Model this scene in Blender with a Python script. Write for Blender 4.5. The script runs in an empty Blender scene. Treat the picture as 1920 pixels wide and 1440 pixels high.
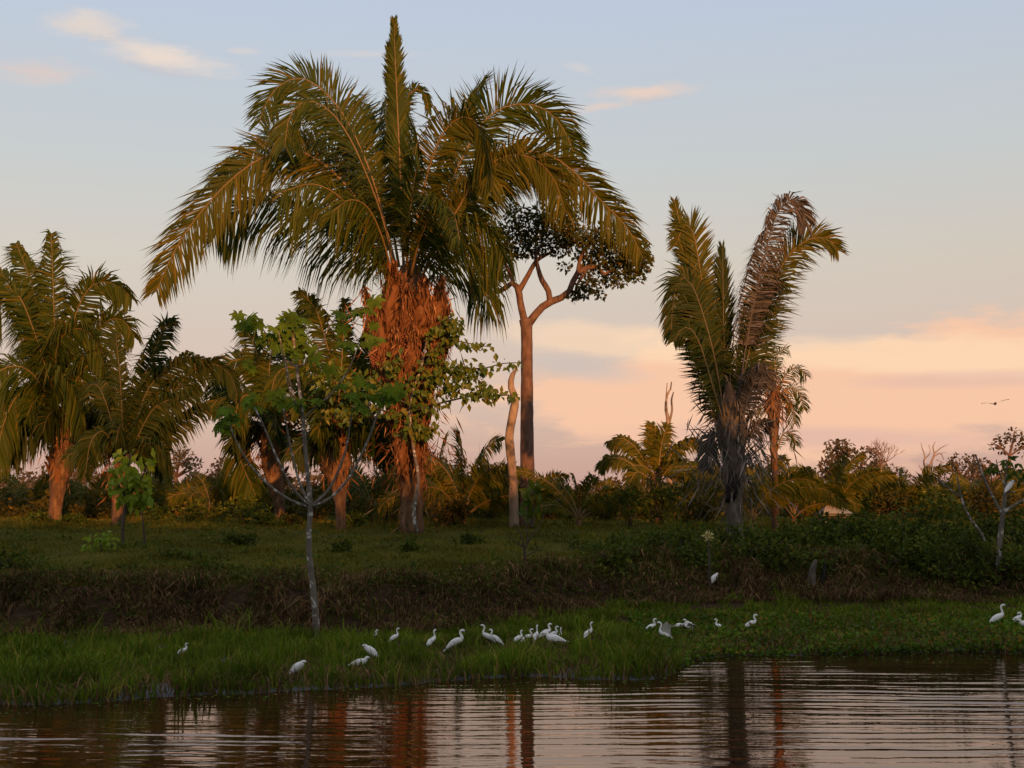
import bpy, math, random
import numpy as np
from mathutils import Vector, Matrix

random.seed(7)
RNG = np.random.default_rng(7)
sc = bpy.context.scene
COL = sc.collection
R = math.radians

# ------------------------------------------------------------------ camera, sky, sun, exposure
F, CX, CY = 2637.0, 960.0, 720.0          # focal length and centre in pixels of the 1920 x 1440 photograph
CAMZ = 3.3
TILT = math.atan(235.0 / F)
cam_data = bpy.data.cameras.new('camera')
cam_data.sensor_fit = 'HORIZONTAL'
cam_data.angle = 2 * math.atan(960.0 / F)
cam_data.clip_start, cam_data.clip_end = 0.1, 6000
cam = bpy.data.objects.new('camera', cam_data)
COL.objects.link(cam)
cam.location = (0, 0, CAMZ)
cam.rotation_euler = (math.pi / 2 + TILT, 0, 0)
sc.camera = cam

SUN_EL, SUN_AZ = R(9.2), R(180 - 15)      # azimuth from +Y towards +X: low, behind the camera and to its right
SUN_STRENGTH, SUN_COLOR = 5.0, (1.0, 0.41, 0.115)
sc.view_settings.view_transform = 'Standard'
sc.view_settings.look = 'None'
sc.view_settings.exposure = 0.0
sc.view_settings.gamma = 1.0
sc.cycles.use_denoising = True
sc.cycles.max_bounces = 6
sc.cycles.diffuse_bounces = 3
sc.cycles.glossy_bounces = 3
sc.cycles.transmission_bounces = 3
sc.cycles.caustics_reflective = False
sc.cycles.caustics_refractive = False


def ray(px, py):
    x, y, z = (px - CX) / F, 1.0, (CY - py) / F
    c, s = math.cos(TILT), math.sin(TILT)
    return Vector((x, c * y - s * z, s * y + c * z))


def at(px, py, Y):
    d = ray(px, py)
    return Vector((0, 0, CAMZ)) + d * (Y / d.y)


def azel(px, py):
    d = ray(px, py).normalized()
    return math.atan2(d.x, d.y), math.asin(d.z)


class NT:
    """small helper that writes shader node trees"""
    def __init__(s, tree):
        s.t = tree
        tree.nodes.clear()

    def n(s, typ, **kw):
        nd = s.t.nodes.new(typ)
        for k, v in kw.items():
            if k.startswith('i_'):
                nd.inputs[k[2:].replace('_', ' ')].default_value = v
            else:
                setattr(nd, k, v)
        return nd

    def l(s, a, b):
        s.t.links.new(a, b)

    def m(s, op, a, b=None, c=None, clamp=False):
        nd = s.t.nodes.new('ShaderNodeMath')
        nd.operation = op
        nd.use_clamp = clamp
        for i, v in enumerate((a, b, c)):
            if v is None:
                continue
            if isinstance(v, (int, float)):
                nd.inputs[i].default_value = v
            else:
                s.l(v, nd.inputs[i])
        return nd.outputs[0]

    def mix(s, fac, a, b, blend='MIX'):
        nd = s.t.nodes.new('ShaderNodeMix')
        nd.data_type = 'RGBA'
        nd.blend_type = blend
        for sock, v in ((nd.inputs[0], fac), (nd.inputs[6], a), (nd.inputs[7], b)):
            if isinstance(v, (int, float)):
                sock.default_value = v
            elif isinstance(v, (tuple, list)):
                sock.default_value = (*v[:3], 1)
            else:
                s.l(v, sock)
        return nd.outputs[2]

    def ramp(s, fac, stops, interp='LINEAR'):
        nd = s.t.nodes.new('ShaderNodeValToRGB')
        cr = nd.color_ramp
        cr.interpolation = interp
        while len(cr.elements) < len(stops):
            cr.elements.new(0.5)
        for e, (p, c) in zip(cr.elements, stops):
            e.position = p
            e.color = (c, c, c, 1) if isinstance(c, (int, float)) else (*c, 1)
        s.l(fac, nd.inputs[0])
        return nd.outputs[0]

    def smooth(s, v, lo, hi):
        nd = s.t.nodes.new('ShaderNodeMapRange')
        nd.interpolation_type = 'SMOOTHSTEP'
        s.l(v, nd.inputs[0])
        nd.inputs[1].default_value, nd.inputs[2].default_value = lo, hi
        return nd.outputs[0]


def build_world():
    w = bpy.data.worlds.new('World')
    sc.world = w
    w.use_nodes = True
    N = NT(w.node_tree)
    out = N.n('ShaderNodeOutputWorld')
    bg = N.n('ShaderNodeBackground')
    N.l(bg.outputs[0], out.inputs[0])
    sky = N.n('ShaderNodeTexSky', sky_type='NISHITA', sun_disc=False)
    sky.sun_elevation, sky.sun_rotation = SUN_EL, SUN_AZ
    sky.air_density, sky.dust_density, sky.ozone_density = 1.0, 2.0, 1.5
    nish = N.mix(1.0, sky.outputs[0], (0.05, 0.05, 0.05), 'MULTIPLY')
    tc = N.n('ShaderNodeTexCoord')
    sep = N.n('ShaderNodeSeparateXYZ')
    N.l(tc.outputs['Generated'], sep.inputs[0])
    x, y, z = sep.outputs
    az = N.m('ARCTAN2', x, y)
    el = N.m('ARCSINE', z)
    elp = N.m('MAXIMUM', el, 0.0)
    base = N.ramp(N.m('DIVIDE', elp, math.pi / 2), [
        (0.0, (.50, .28, .255)), (0.026, (.49, .275, .25)), (0.061, (.525, .33, .27)), (0.109, (.54, .418, .312)),
        (0.156, (.478, .455, .415)), (0.222, (.437, .467, .535)), (0.5, (.42, .44, .47)), (1.0, (.42, .42, .43))])
    col = N.mix(1.0, base, nish, 'ADD')
    # clouds: soft ellipses torn by noise that is stretched along the horizon
    comb = N.n('ShaderNodeCombineXYZ')
    N.l(N.m('MULTIPLY', az, 7.0), comb.inputs[0])
    N.l(N.m('MULTIPLY', el, 26.0), comb.inputs[1])
    nz = N.n('ShaderNodeTexNoise', i_Scale=1.0, i_Detail=6.0, i_Roughness=0.58)
    N.l(comb.outputs[0], nz.inputs['Vector'])
    comb2 = N.n('ShaderNodeCombineXYZ')
    N.l(N.m('MULTIPLY', az, 34.0), comb2.inputs[0])
    N.l(N.m('MULTIPLY', el, 110.0), comb2.inputs[1])
    nf = N.n('ShaderNodeTexNoise', i_Scale=1.0, i_Detail=5.0, i_Roughness=0.6)
    N.l(comb2.outputs[0], nf.inputs['Vector'])
    nbig = N.m('SUBTRACT', nz.outputs[0], 0.5)
    nfin = N.m('SUBTRACT', nf.outputs[0], 0.5)

    def ell(px, py, rx, ry, amp_b, amp_f, lo, hi, slope=0.0):
        a, e = azel(px, py)
        du = N.m('SUBTRACT', az, a)
        dv = N.m('SUBTRACT', el, e)
        if slope:
            dv = N.m('SUBTRACT', dv, N.m('MULTIPLY', du, slope))
        d = N.m('SQRT', N.m('ADD', N.m('POWER', N.m('ABSOLUTE', N.m('DIVIDE', du, rx / F)), 2.0),
                            N.m('POWER', N.m('ABSOLUTE', N.m('DIVIDE', dv, ry / F)), 2.0)))
        d = N.m('ADD', d, N.m('ADD', N.m('MULTIPLY', nbig, amp_b), N.m('MULTIPLY', nfin, amp_f)))
        nd = N.smooth(d, lo, hi)
        return N.m('SUBTRACT', 1.0, nd)

    peach, cream, grey = (.97, .585, .385), (1.0, .71, .475), (.52, .45, .47)
    # the long bank low in the sky
    m1 = ell(1620, 742, 740, 118, 1.7, 0.4, 0.72, 1.08, 0.02)
    col = N.mix(N.m('MULTIPLY', m1, 0.88), col, peach)
    m2 = ell(1640, 662, 480, 42, 1.5, 0.6, 0.5, 1.05, -0.06)
    col = N.mix(N.m('MULTIPLY', m2, 0.70), col, cream)
    m3 = ell(1130, 640, 230, 40, 1.3, 0.5, 0.5, 1.08, -0.1)
    col = N.mix(N.m('MULTIPLY', m3, 0.62), col, cream)
    m4 = ell(1090, 690, 120, 26, 0.8, 0.3, 0.2, 1.3, -0.12)
    col = N.mix(N.m('MULTIPLY', m4, 0.75), col, (.62, .53, .48))
    m5 = ell(1820, 712, 260, 18, 1.0, 0.4, 0.3, 1.2)
    col = N.mix(N.m('MULTIPLY', m5, 0.4), col, (.70, .47, .42))
    m6 = ell(1560, 820, 420, 26, 1.4, 0.4, 0.2, 1.2, -.03)
    col = N.mix(N.m('MULTIPLY', m6, 0.5), col, (.66, .43, .39))
    # small tufts higher up
    lit, dim = (.76, .67, .61), (.55, .53, .57)
    for (px, py, rx, ry, s, k, c) in [(185, 62, 66, 18, -.15, .55, dim), (168, 44, 80, 26, 0.0, .95, lit), (300, 128, 90, 18, -.12, .55, dim), (315, 108, 125, 24, -.10, 1.0, (.82, .70, .62)),
                                      (75, 134, 92, 21, .08, .85, (.72, .60, .56)), (455, 96, 36, 7, 0.0, .5, lit), (1215, 186, 70, 9, .05, .5, dim), (1200, 174, 110, 16, .05, .95, (.80, .63, .54)),
                                      (1130, 200, 55, 9, .1, .7, (.80, .62, .53)), (1090, 130, 40, 10, -.3, .4, lit), (690, 102, 100, 7, .02, .4, lit)]:
        mk = ell(px, py, rx * 1.15, ry * 1.2, 0.9, 1.7, 0.0, 1.15, s)
        col = N.mix(N.m('MULTIPLY', mk, k), col, c)
    N.l(col, bg.inputs[0])
    bg.inputs[1].default_value = 1.0


build_world()
sun_data = bpy.data.lights.new('sun', 'SUN')
sun_data.energy, sun_data.color, sun_data.angle = SUN_STRENGTH, SUN_COLOR, R(0.6)
sun = bpy.data.objects.new('sun', sun_data)
COL.objects.link(sun)
to_sun = Vector((math.sin(SUN_AZ) * math.cos(SUN_EL), math.cos(SUN_AZ) * math.cos(SUN_EL), math.sin(SUN_EL)))
sun.rotation_euler = to_sun.to_track_quat('Z', 'Y').to_euler()
sun.location = to_sun * 300


# ------------------------------------------------------------------ materials
MATS = {}


def leafy(name, c1, c2, c3=None, rough=0.5, trans=0.3, noise=0.0, spec=0.35):
    """foliage: colour differs from leaf to leaf (random per island), some light passes through"""
    m = bpy.data.materials.new(name)
    m.use_nodes = True
    N = NT(m.node_tree)
    out = N.n('ShaderNodeOutputMaterial')
    geo = N.n('ShaderNodeNewGeometry')
    stops = [(0.0, c1), (0.75 if c3 else 1.0, c2)] + ([(1.0, c3)] if c3 else [])
    col = N.ramp(geo.outputs['Random Per Island'], stops)
    if noise:
        nz = N.n('ShaderNodeTexNoise', i_Scale=noise, i_Detail=3.0)
        N.l(geo.outputs['Position'], nz.inputs['Vector'])
        col = N.mix(1.0, col, N.ramp(nz.outputs[0], [(0.3, .55), (0.7, 1.35)]), 'MULTIPLY')
    p = N.n('ShaderNodeBsdfPrincipled')
    p.inputs['Roughness'].default_value = rough
    p.inputs['Specular IOR Level'].default_value = spec
    N.l(col, p.inputs['Base Color'])
    tr = N.n('ShaderNodeBsdfTranslucent')
    N.l(N.mix(1.0, col, (1.1, 1.15, .6), 'MULTIPLY'), tr.inputs[0])
    mx = N.n('ShaderNodeMixShader')
    mx.inputs[0].default_value = trans
    N.l(p.outputs[0], mx.inputs[1])
    N.l(tr.outputs[0], mx.inputs[2])
    N.l(mx.outputs[0], out.inputs[0])
    MATS[name] = m
    return m


def solid(name, stops, scale=(1, 1, 1), nscale=4.0, rough=0.85, bump=0.0, spec=0.25, detail=5.0, obj=True, blotch=None):
    """bark, soil, feathers: noise between colours, optional bump and blotches"""
    m = bpy.data.materials.new(name)
    m.use_nodes = True
    N = NT(m.node_tree)
    out = N.n('ShaderNodeOutputMaterial')
    tc = N.n('ShaderNodeTexCoord')
    mp = N.n('ShaderNodeMapping')
    mp.inputs['Scale'].default_value = scale
    N.l(tc.outputs['Object'], mp.inputs[0])
    nz = N.n('ShaderNodeTexNoise', i_Scale=nscale, i_Detail=detail, i_Roughness=0.62)
    N.l(mp.outputs[0], nz.inputs['Vector'])
    col = N.ramp(nz.outputs[0], stops)
    if blotch:
        bc, bs, lo, hi = blotch
        n2 = N.n('ShaderNodeTexNoise', i_Scale=bs, i_Detail=4.0)
        N.l(tc.outputs['Object'], n2.inputs['Vector'])
        col = N.mix(N.smooth(n2.outputs[0], lo, hi), col, bc)
    p = N.n('ShaderNodeBsdfPrincipled')
    p.inputs['Roughness'].default_value = rough
    p.inputs['Specular IOR Level'].default_value = spec
    N.l(col, p.inputs['Base Color'])
    if bump:
        b = N.n('ShaderNodeBump', i_Strength=1.0, i_Distance=bump)
        N.l(nz.outputs[0], b.inputs['Height'])
        N.l(b.outputs[0], p.inputs['Normal'])
    N.l(p.outputs[0], out.inputs[0])
    MATS[name] = m
    return m


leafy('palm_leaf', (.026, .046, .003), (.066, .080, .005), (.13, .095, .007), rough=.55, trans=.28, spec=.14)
leafy('palm_leaf_shade', (.017, .032, .005), (.040, .052, .007), (.08, .065, .010), rough=.55, trans=.22, spec=.12)  # darkened copy of palm_leaf: shade put into the colour
leafy('palm_leaf_gold', (.048, .060, .004), (.105, .095, .006), (.18, .115, .008), rough=.55, trans=.3, spec=.14)  # golden copy of palm_leaf: sunlit gold put into the colour
leafy('palm_dead', (.060, .052, .047), (.125, .105, .092), (.18, .15, .128), rough=.85, trans=.1, spec=.05)
leafy('rachis', (.10, .075, .02), (.26, .15, .06), rough=.5, trans=.0)
leafy('rachis_dull', (.07, .06, .03), (.14, .10, .05), rough=.6, trans=.0)  # duller rachis for the shaded fronds, their shade put into its colour
leafy('fibre', (.045, .018, .008), (.26, .115, .05), (.44, .235, .11), rough=.8, trans=.1, spec=.06)
leafy('fibre_grey', (.07, .055, .045), (.20, .16, .13), (.32, .27, .23), rough=.85, trans=.08, spec=.12)
leafy('cecropia_leaf', (.085, .15, .014), (.155, .225, .022), rough=.6, trans=.4, noise=3.0, spec=.06)
leafy('vine_leaf', (.055, .10, .010), (.11, .145, .014), (.20, .16, .015), rough=.45, trans=.33, spec=.3)
leafy('sapling_leaf', (.15, .23, .018), (.25, .31, .026), rough=.5, trans=.4, spec=.2)  # brightened leaf: sunlight on the sapling put into the colour
leafy('bush_leaf', (.036, .058, .009), (.085, .115, .014), (.17, .15, .02), rough=.6, trans=.3, noise=.8, spec=.1)
leafy('bush_leaf_warm', (.030, .034, .007), (.075, .062, .010), (.15, .085, .014), rough=.6, trans=.25, noise=.5, spec=.08)  # reddened copy of bush_leaf: warm sunlight put into the colour
leafy('tree_leaf_dark', (.034, .042, .010), (.085, .085, .016), (.14, .09, .02), rough=.6, trans=.25, noise=.6, spec=.1)
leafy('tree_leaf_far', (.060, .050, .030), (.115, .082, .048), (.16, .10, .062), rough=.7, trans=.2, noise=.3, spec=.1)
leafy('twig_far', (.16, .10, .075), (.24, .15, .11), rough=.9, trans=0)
leafy('marsh_grass', (.072, .110, .010), (.135, .190, .015), (.27, .21, .045), rough=.6, trans=.35, noise=.55, spec=.06)
leafy('floating_leaf', (.060, .110, .008), (.115, .190, .015), (.24, .12, .02), rough=.5, trans=.3, noise=.6, spec=.12)
leafy('pasture_grass', (.080, .080, .011), (.145, .130, .019), (.21, .155, .035), rough=.7, trans=.3, noise=.35, spec=.04)
leafy('dry_scrub', (.070, .040, .020), (.20, .115, .060), (.34, .19, .095), rough=.8, trans=.15, noise=.5, spec=.05)
leafy('mangle_green', (.048, .064, .013), (.115, .115, .025), rough=.7, trans=.25, noise=.5, spec=.05)
solid('palm_bark', [(.3, (.045, .024, .014)), (.55, (.15, .080, .042)), (.75, (.28, .16, .085))], (1, 1, .35), 5.0, bump=.05)
solid('palm_bark_grey', [(.3, (.04, .032, .026)), (.55, (.13, .105, .085)), (.78, (.30, .26, .22))], (1, 1, .3), 5.0, bump=.05)
solid('bark_smooth', [(.3, (.075, .040, .030)), (.5, (.14, .078, .056)), (.7, (.21, .125, .09))], (1, 1, .5), 4.0, bump=.05)
solid('bark_dead', [(.3, (.12, .09, .07)), (.55, (.30, .21, .15)), (.75, (.42, .32, .24))], (1, 1, .25), 4.0, bump=.04, blotch=((.09, .07, .06), 1.1, .5, .62))
solid('bark_cecropia', [(.3, (.075, .062, .05)), (.6, (.16, .135, .11))], (1, 1, .6), 7.0, bump=.01, blotch=((.42, .40, .37), 6.0, .55, .63))
solid('bark_dark', [(.3, (.03, .024, .018)), (.7, (.09, .07, .05))], (1, 1, .4), 6.0, bump=.02)
solid('black_wood', [(.3, (.008, .007, .007)), (.7, (.03, .025, .022))], (1, 1, 1), 6.0, bump=.02)  # almost black wood for the palm's hollow and a stump splinter
solid('nut', [(.3, (.16, .05, .025)), (.7, (.30, .11, .05))], (1, 1, 1), 9.0, rough=.6)
solid('feather', [(.3, (.74, .72, .69)), (.7, (.84, .83, .81))], (1, 1, 1), 14.0, rough=.75, spec=.1)
solid('wing_feather', [(.3, (.48, .46, .42)), (.7, (.70, .68, .64))], (1, 1, 1), 14.0, rough=.8, spec=.1)
solid('bill', [(.3, (.025, .022, .02)), (.7, (.05, .045, .035))], (1, 1, 1), 9.0, rough=.4)
solid('bird_brown', [(.3, (.10, .07, .055)), (.7, (.16, .12, .09))], (1, 1, 1), 14.0, rough=.8)
solid('thatch', [(.3, (.30, .22, .14)), (.7, (.48, .36, .25))], (1, 1, 1), 6.0, bump=.04)
solid('plaster', [(.3, (.30, .22, .16)), (.7, (.40, .31, .22))], (1, 1, 1), 3.0)
solid('door_wood', [(.3, (.08, .05, .03)), (.7, (.14, .09, .06))], (1, 1, 1), 5.0)
solid('petal', [(.3, (.50, .42, .12)), (.7, (.68, .60, .34))], (1, 1, 1), 9.0)


def ground_material():
    m = bpy.data.materials.new('ground_soil')
    m.use_nodes = True
    N = NT(m.node_tree)
    out = N.n('ShaderNodeOutputMaterial')
    geo = N.n('ShaderNodeNewGeometry')
    sep = N.n('ShaderNodeSeparateXYZ')
    N.l(geo.outputs['Position'], sep.inputs[0])
    n1 = N.n('ShaderNodeTexNoise', i_Scale=.35, i_Detail=6.0, i_Roughness=.65)
    N.l(geo.outputs['Position'], n1.inputs['Vector'])
    n2 = N.n('ShaderNodeTexNoise', i_Scale=6.0, i_Detail=5.0, i_Roughness=.7)
    N.l(geo.outputs['Position'], n2.inputs['Vector'])
    past = N.mix(n2.outputs[0], N.ramp(n1.outputs[0], [(.3, (.060, .062, .012)), (.55, (.105, .094, .022)), (.75, (.16, .115, .045))]), (.070, .073, .016))
    soil = N.ramp(n2.outputs[0], [(.3, (.026, .016, .010)), (.7, (.080, .048, .030))])
    mud = N.ramp(n2.outputs[0], [(.3, (.050, .052, .056)), (.7, (.105, .110, .118))])
    zz = N.m('ADD', sep.outputs[2], N.m('MULTIPLY', N.m('SUBTRACT', n1.outputs[0], .5), .25))
    col = N.mix(N.smooth(zz, .06, .16), mud, soil)
    col = N.mix(N.smooth(zz, 1.25, 1.5), col, past)
    p = N.n('ShaderNodeBsdfPrincipled')
    p.inputs['Specular IOR Level'].default_value = .3
    N.l(N.m('SUBTRACT', .3, N.m('MULTIPLY', N.smooth(zz, .06, .16), .29)), p.inputs['Specular IOR Level'])
    N.l(N.m('ADD', .45, N.m('MULTIPLY', N.smooth(zz, .06, .16), .55)), p.inputs['Roughness'])
    N.l(col, p.inputs['Base Color'])
    b = N.n('ShaderNodeBump', i_Strength=1.0, i_Distance=.08)
    N.l(n2.outputs[0], b.inputs['Height'])
    N.l(b.outputs[0], p.inputs['Normal'])
    N.l(p.outputs[0], out.inputs[0])
    MATS['ground_soil'] = m


def water_material():
    m = bpy.data.materials.new('river_water')
    m.use_nodes = True
    N = NT(m.node_tree)
    out = N.n('ShaderNodeOutputMaterial')
    # tea-brown river water: dark body below, pinkish reflected light put into the gloss colour
    body = N.n('ShaderNodeBsdfDiffuse')
    body.inputs[0].default_value = (.024, .013, .006, 1)
    p = N.n('ShaderNodeBsdfGlossy')
    p.inputs['Color'].default_value = (1.0, .79, .70, 1)
    p.inputs['Roughness'].default_value = .02
    fr = N.n('ShaderNodeFresnel', i_IOR=1.95)
    mx = N.n('ShaderNodeMixShader')
    N.l(fr.outputs[0], mx.inputs[0])
    N.l(body.outputs[0], mx.inputs[1])
    N.l(p.outputs[0], mx.inputs[2])
    geo = N.n('ShaderNodeNewGeometry')
    mp = N.n('ShaderNodeMapping')
    mp.inputs['Scale'].default_value = (1.2, 4.0, 1)
    N.l(geo.outputs['Position'], mp.inputs[0])
    nz = N.n('ShaderNodeTexNoise', i_Scale=1.6, i_Detail=2.0)
    N.l(mp.outputs[0], nz.inputs['Vector'])
    b = N.n('ShaderNodeBump', i_Strength=1.0, i_Distance=.0035)
    N.l(nz.outputs[0], b.inputs['Height'])
    N.l(b.outputs[0], p.inputs['Normal'])
    N.l(b.outputs[0], fr.inputs['Normal'])
    N.l(mx.outputs[0], out.inputs[0])
    MATS['river_water'] = m


ground_material()
water_material()


# ------------------------------------------------------------------ geometry helpers
class G:
    """collects triangles; build() makes one mesh object of them"""
    def __init__(s):
        s.v, s.t, s.n = [], [], 0

    def add(s, v, t):
        v = np.asarray(v, dtype=np.float32).reshape(-1, 3)
        t = np.asarray(t, dtype=np.int32).reshape(-1, 3)
        s.v.append(v)
        s.t.append(t + s.n)
        s.n += len(v)

    def mesh(s, name, mat, smooth=False):
        me = bpy.data.meshes.new(name)
        v = np.concatenate(s.v)
        t = np.concatenate(s.t)
        me.vertices.add(len(v))
        me.vertices.foreach_set('co', v.ravel())
        me.loops.add(len(t) * 3)
        me.loops.foreach_set('vertex_index', t.ravel())
        me.polygons.add(len(t))
        me.polygons.foreach_set('loop_start', np.arange(0, len(t) * 3, 3, dtype=np.int32))
        me.polygons.foreach_set('loop_total', np.full(len(t), 3, dtype=np.int32))
        me.polygons.foreach_set('use_smooth', np.full(len(t), smooth, dtype=bool))
        me.update()
        me.validate()
        me.materials.append(MATS[mat])
        return me

    def build(s, name, mat, parent=None, smooth=False, loc=None):
        o = bpy.data.objects.new(name, s.mesh(name, mat, smooth))
        COL.objects.link(o)
        if parent is not None:
            o.parent = parent
        if loc is not None:
            o.location = loc
        return o


def tag(o, label=None, cat=None, group=None, kind=None):
    for k, v in (('label', label), ('category', cat), ('group', group), ('kind', kind)):
        if v:
            o[k] = v
    return o


def thing(name, label, cat, loc, group=None):
    o = bpy.data.objects.new(name, None)
    o.empty_display_size = .2
    COL.objects.link(o)
    o.location = loc
    return tag(o, label, cat, group)


def unit(a):
    a = np.asarray(a, dtype=float)
    return a / np.maximum(np.linalg.norm(a, axis=-1, keepdims=True), 1e-9)


def curve(pts, n):
    """Catmull-Rom through pts, n points evenly spaced by arc length; extra columns (radii) ride along"""
    p = np.asarray(pts, dtype=float)
    if len(p) == 2:
        return p[0] + (p[1] - p[0]) * np.linspace(0, 1, n)[:, None]
    q = np.vstack([2 * p[0] - p[1], p, 2 * p[-1] - p[-2]])
    out = []
    for i in range(1, len(q) - 2):
        t = np.linspace(0, 1, 16, endpoint=False)[:, None]
        a, b, c, d = q[i - 1], q[i], q[i + 1], q[i + 2]
        out.append(.5 * ((2 * b) + (-a + c) * t + (2 * a - 5 * b + 4 * c - d) * t ** 2 + (-a + 3 * b - 3 * c + d) * t ** 3))
    out = np.vstack(out + [p[-1:]])
    s = np.concatenate([[0], np.cumsum(np.linalg.norm(np.diff(out[:, :3], axis=0), axis=1))])
    u = np.linspace(0, s[-1], n)
    return np.stack([np.interp(u, s, out[:, k]) for k in range(out.shape[1])], axis=1)


def tangents(c):
    return unit(np.gradient(c[:, :3], axis=0))


def tube(g, pts, radii, n=10, sides=8, rough=0.0, cap=True):
    pr = np.column_stack([np.asarray(pts, float), np.asarray(radii, float)])
    c = curve(pr, n)
    T = tangents(c)
    ref = np.array([1.0, 0, 0]) if abs(T[0][0]) < .8 else np.array([0, 1.0, 0])
    verts = []
    A = unit(np.cross(T[0], ref))
    for i in range(n):
        A = unit(A - T[i] * np.dot(A, T[i]))
        B = np.cross(T[i], A)
        ang = np.linspace(0, 2 * math.pi, sides, endpoint=False)
        rr = max(c[i, 3], .002) * (1 + (RNG.uniform(-rough, rough, sides) if rough else 0))
        verts.append(c[i, :3] + (np.cos(ang)[:, None] * A + np.sin(ang)[:, None] * B) * np.reshape(rr * np.ones(sides), (-1, 1)))
    verts = np.vstack(verts)
    tr = []
    for i in range(n - 1):
        for k in range(sides):
            a, b = i * sides + k, i * sides + (k + 1) % sides
            tr += [(a, b, b + sides), (a, b + sides, a + sides)]
    if cap:
        m = len(verts)
        verts = np.vstack([verts, c[-1, :3] + T[-1] * c[-1, 3] * .5, c[0, :3]])
        for k in range(sides):
            tr.append(((n - 1) * sides + k, (n - 1) * sides + (k + 1) % sides, m))
            tr.append(((k + 1) % sides, k, m + 1))
    g.add(verts, tr)
    return c


def leaf_cards(g, P, D, Nn, L, W, fold=.12):
    """folded rhombic leaves: base P, direction D, normal Nn"""
    n = len(P)
    if n == 0:
        return
    L = np.broadcast_to(L, (n,)).reshape(-1, 1)
    W = np.broadcast_to(W, (n,)).reshape(-1, 1)
    D = unit(D)
    S = unit(np.cross(D, Nn))
    M = np.cross(S, D)
    mid = P + D * L * .42
    v = np.stack([P, mid + S * W * .5 + M * W * fold, P + D * L - M * L * .08, mid - S * W * .5 + M * W * fold], axis=1)
    t = np.array([[0, 1, 2], [0, 2, 3]])[None] + (np.arange(n) * 4)[:, None, None]
    g.add(v, t)


def blades(g, P, H, W, lean, curl=.35):
    """grass: three-triangle blades from base P, height H, bent along the lean vectors"""
    n = len(P)
    H = np.broadcast_to(H, (n,)).reshape(-1, 1)
    W = np.broadcast_to(W, (n,)).reshape(-1, 1)
    a = RNG.uniform(0, 2 * math.pi, n)
    S = np.stack([np.cos(a), np.sin(a), np.zeros(n)], 1)
    up = np.array([0, 0, 1.0])
    mid = P + up * H * .55 + lean * H * .35
    tip = P + up * H * (1 - curl * np.linalg.norm(lean, axis=1, keepdims=True)) + lean * H
    v = np.stack([P - S * W * .5, P + S * W * .5, mid + S * W * .42, mid - S * W * .42, tip], axis=1)
    t = np.array([[0, 1, 2], [0, 2, 3], [3, 2, 4]])[None] + (np.arange(n) * 5)[:, None, None]
    g.add(v, t)


def rand_dirs(n, up=0.0):
    d = RNG.normal(size=(n, 3))
    d[:, 2] += up
    return unit(d)


# ------------------------------------------------------------------ terrain
def wpt(px, py):
    p = at(px, py, 1.0)
    d = ray(px, py)
    k = -CAMZ / d.z
    return d.x * k, d.y * k


SHORE = sorted([(-60, 20.5), (-14, 22.0)] + [wpt(*q) for q in [(0, 1322), (150, 1318), (300, 1306), (450, 1300), (600, 1290), (750, 1284), (880, 1272), (1000, 1268), (1100, 1274), (1200, 1274),
                                                        (1262, 1264), (1285, 1246), (1310, 1236), (1400, 1229), (1550, 1227), (1750, 1224), (1920, 1222)]] + [(18, 32.8), (60, 34)])
SX, SY = np.array([p[0] for p in SHORE]), np.array([p[1] for p in SHORE])


def vnoise(x, y, s, seed=0):
    """smooth value noise, vectorised"""
    x, y = np.asarray(x, float) / s + seed * 17.3, np.asarray(y, float) / s - seed * 9.1
    xi, yi = np.floor(x), np.floor(y)
    fx, fy = x - xi, y - yi
    fx, fy = fx * fx * (3 - 2 * fx), fy * fy * (3 - 2 * fy)

    def h(a, b):
        v = np.sin(a * 127.1 + b * 311.7 + seed * 74.7) * 43758.5453
        return v - np.floor(v)
    return (h(xi, yi) * (1 - fx) + h(xi + 1, yi) * fx) * (1 - fy) + (h(xi, yi + 1) * (1 - fx) + h(xi + 1, yi + 1) * fx) * fy


def shore_y(x):
    return np.interp(x, SX, SY) + (vnoise(x, 0, .9, 3) - .5) * .5 + (vnoise(x, 0, .3, 4) - .5) * .2


def terr(x, y):
    x, y = np.broadcast_arrays(np.asarray(x, float), np.asarray(y, float))
    s = shore_y(x)
    k = np.clip((x + 4.5) / 10.0, 0, 1)
    k = k * k * (3 - 2 * k)
    foot = 35.3 + 4.5 * k + (vnoise(x, 2, 3.0, 5) - .5) * 1.2
    zf = .14 + .58 * k
    top = foot + 2.3 + (vnoise(x, 7, 2.0, 6) - .5) * .8
    zt = 1.38 + .50 * k
    u = np.clip((y - s) / np.maximum(foot - s, .5), 0, 1)
    z = np.where(y < s, np.maximum((y - s) * .22, -1.2), .03 + (zf - .03) * u)
    b = np.clip((y - foot) / (top - foot), 0, 1)
    b = b * b * (3 - 2 * b)
    z = np.where(y > foot, zf + (zt - zf) * b, z)
    zp = zt + (2.38 - zt) * np.clip((y - top) / (55 - top), 0, 1) + .47 * np.clip((y - 55) / 20, 0, 1) + .07 * np.clip((y - 75) / 200, 0, 1)
    z = np.where(y > top, zp, z)
    amp = np.clip((y - s) / 3, 0, 1) * np.clip((140 - y) / 60, 0, 1)
    z = z + ((vnoise(x, y, 1.3, 1) - .5) * .10 + (vnoise(x, y, 4.0, 2) - .5) * .14) * amp * np.where(y > foot, 1, .35)
    # opposite bank, behind the camera
    zb = np.clip((-14 - y) / 6, 0, 1) * 2.6 - 1.2
    return np.where(y < 5, np.maximum(zb, -1.2), z)


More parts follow.
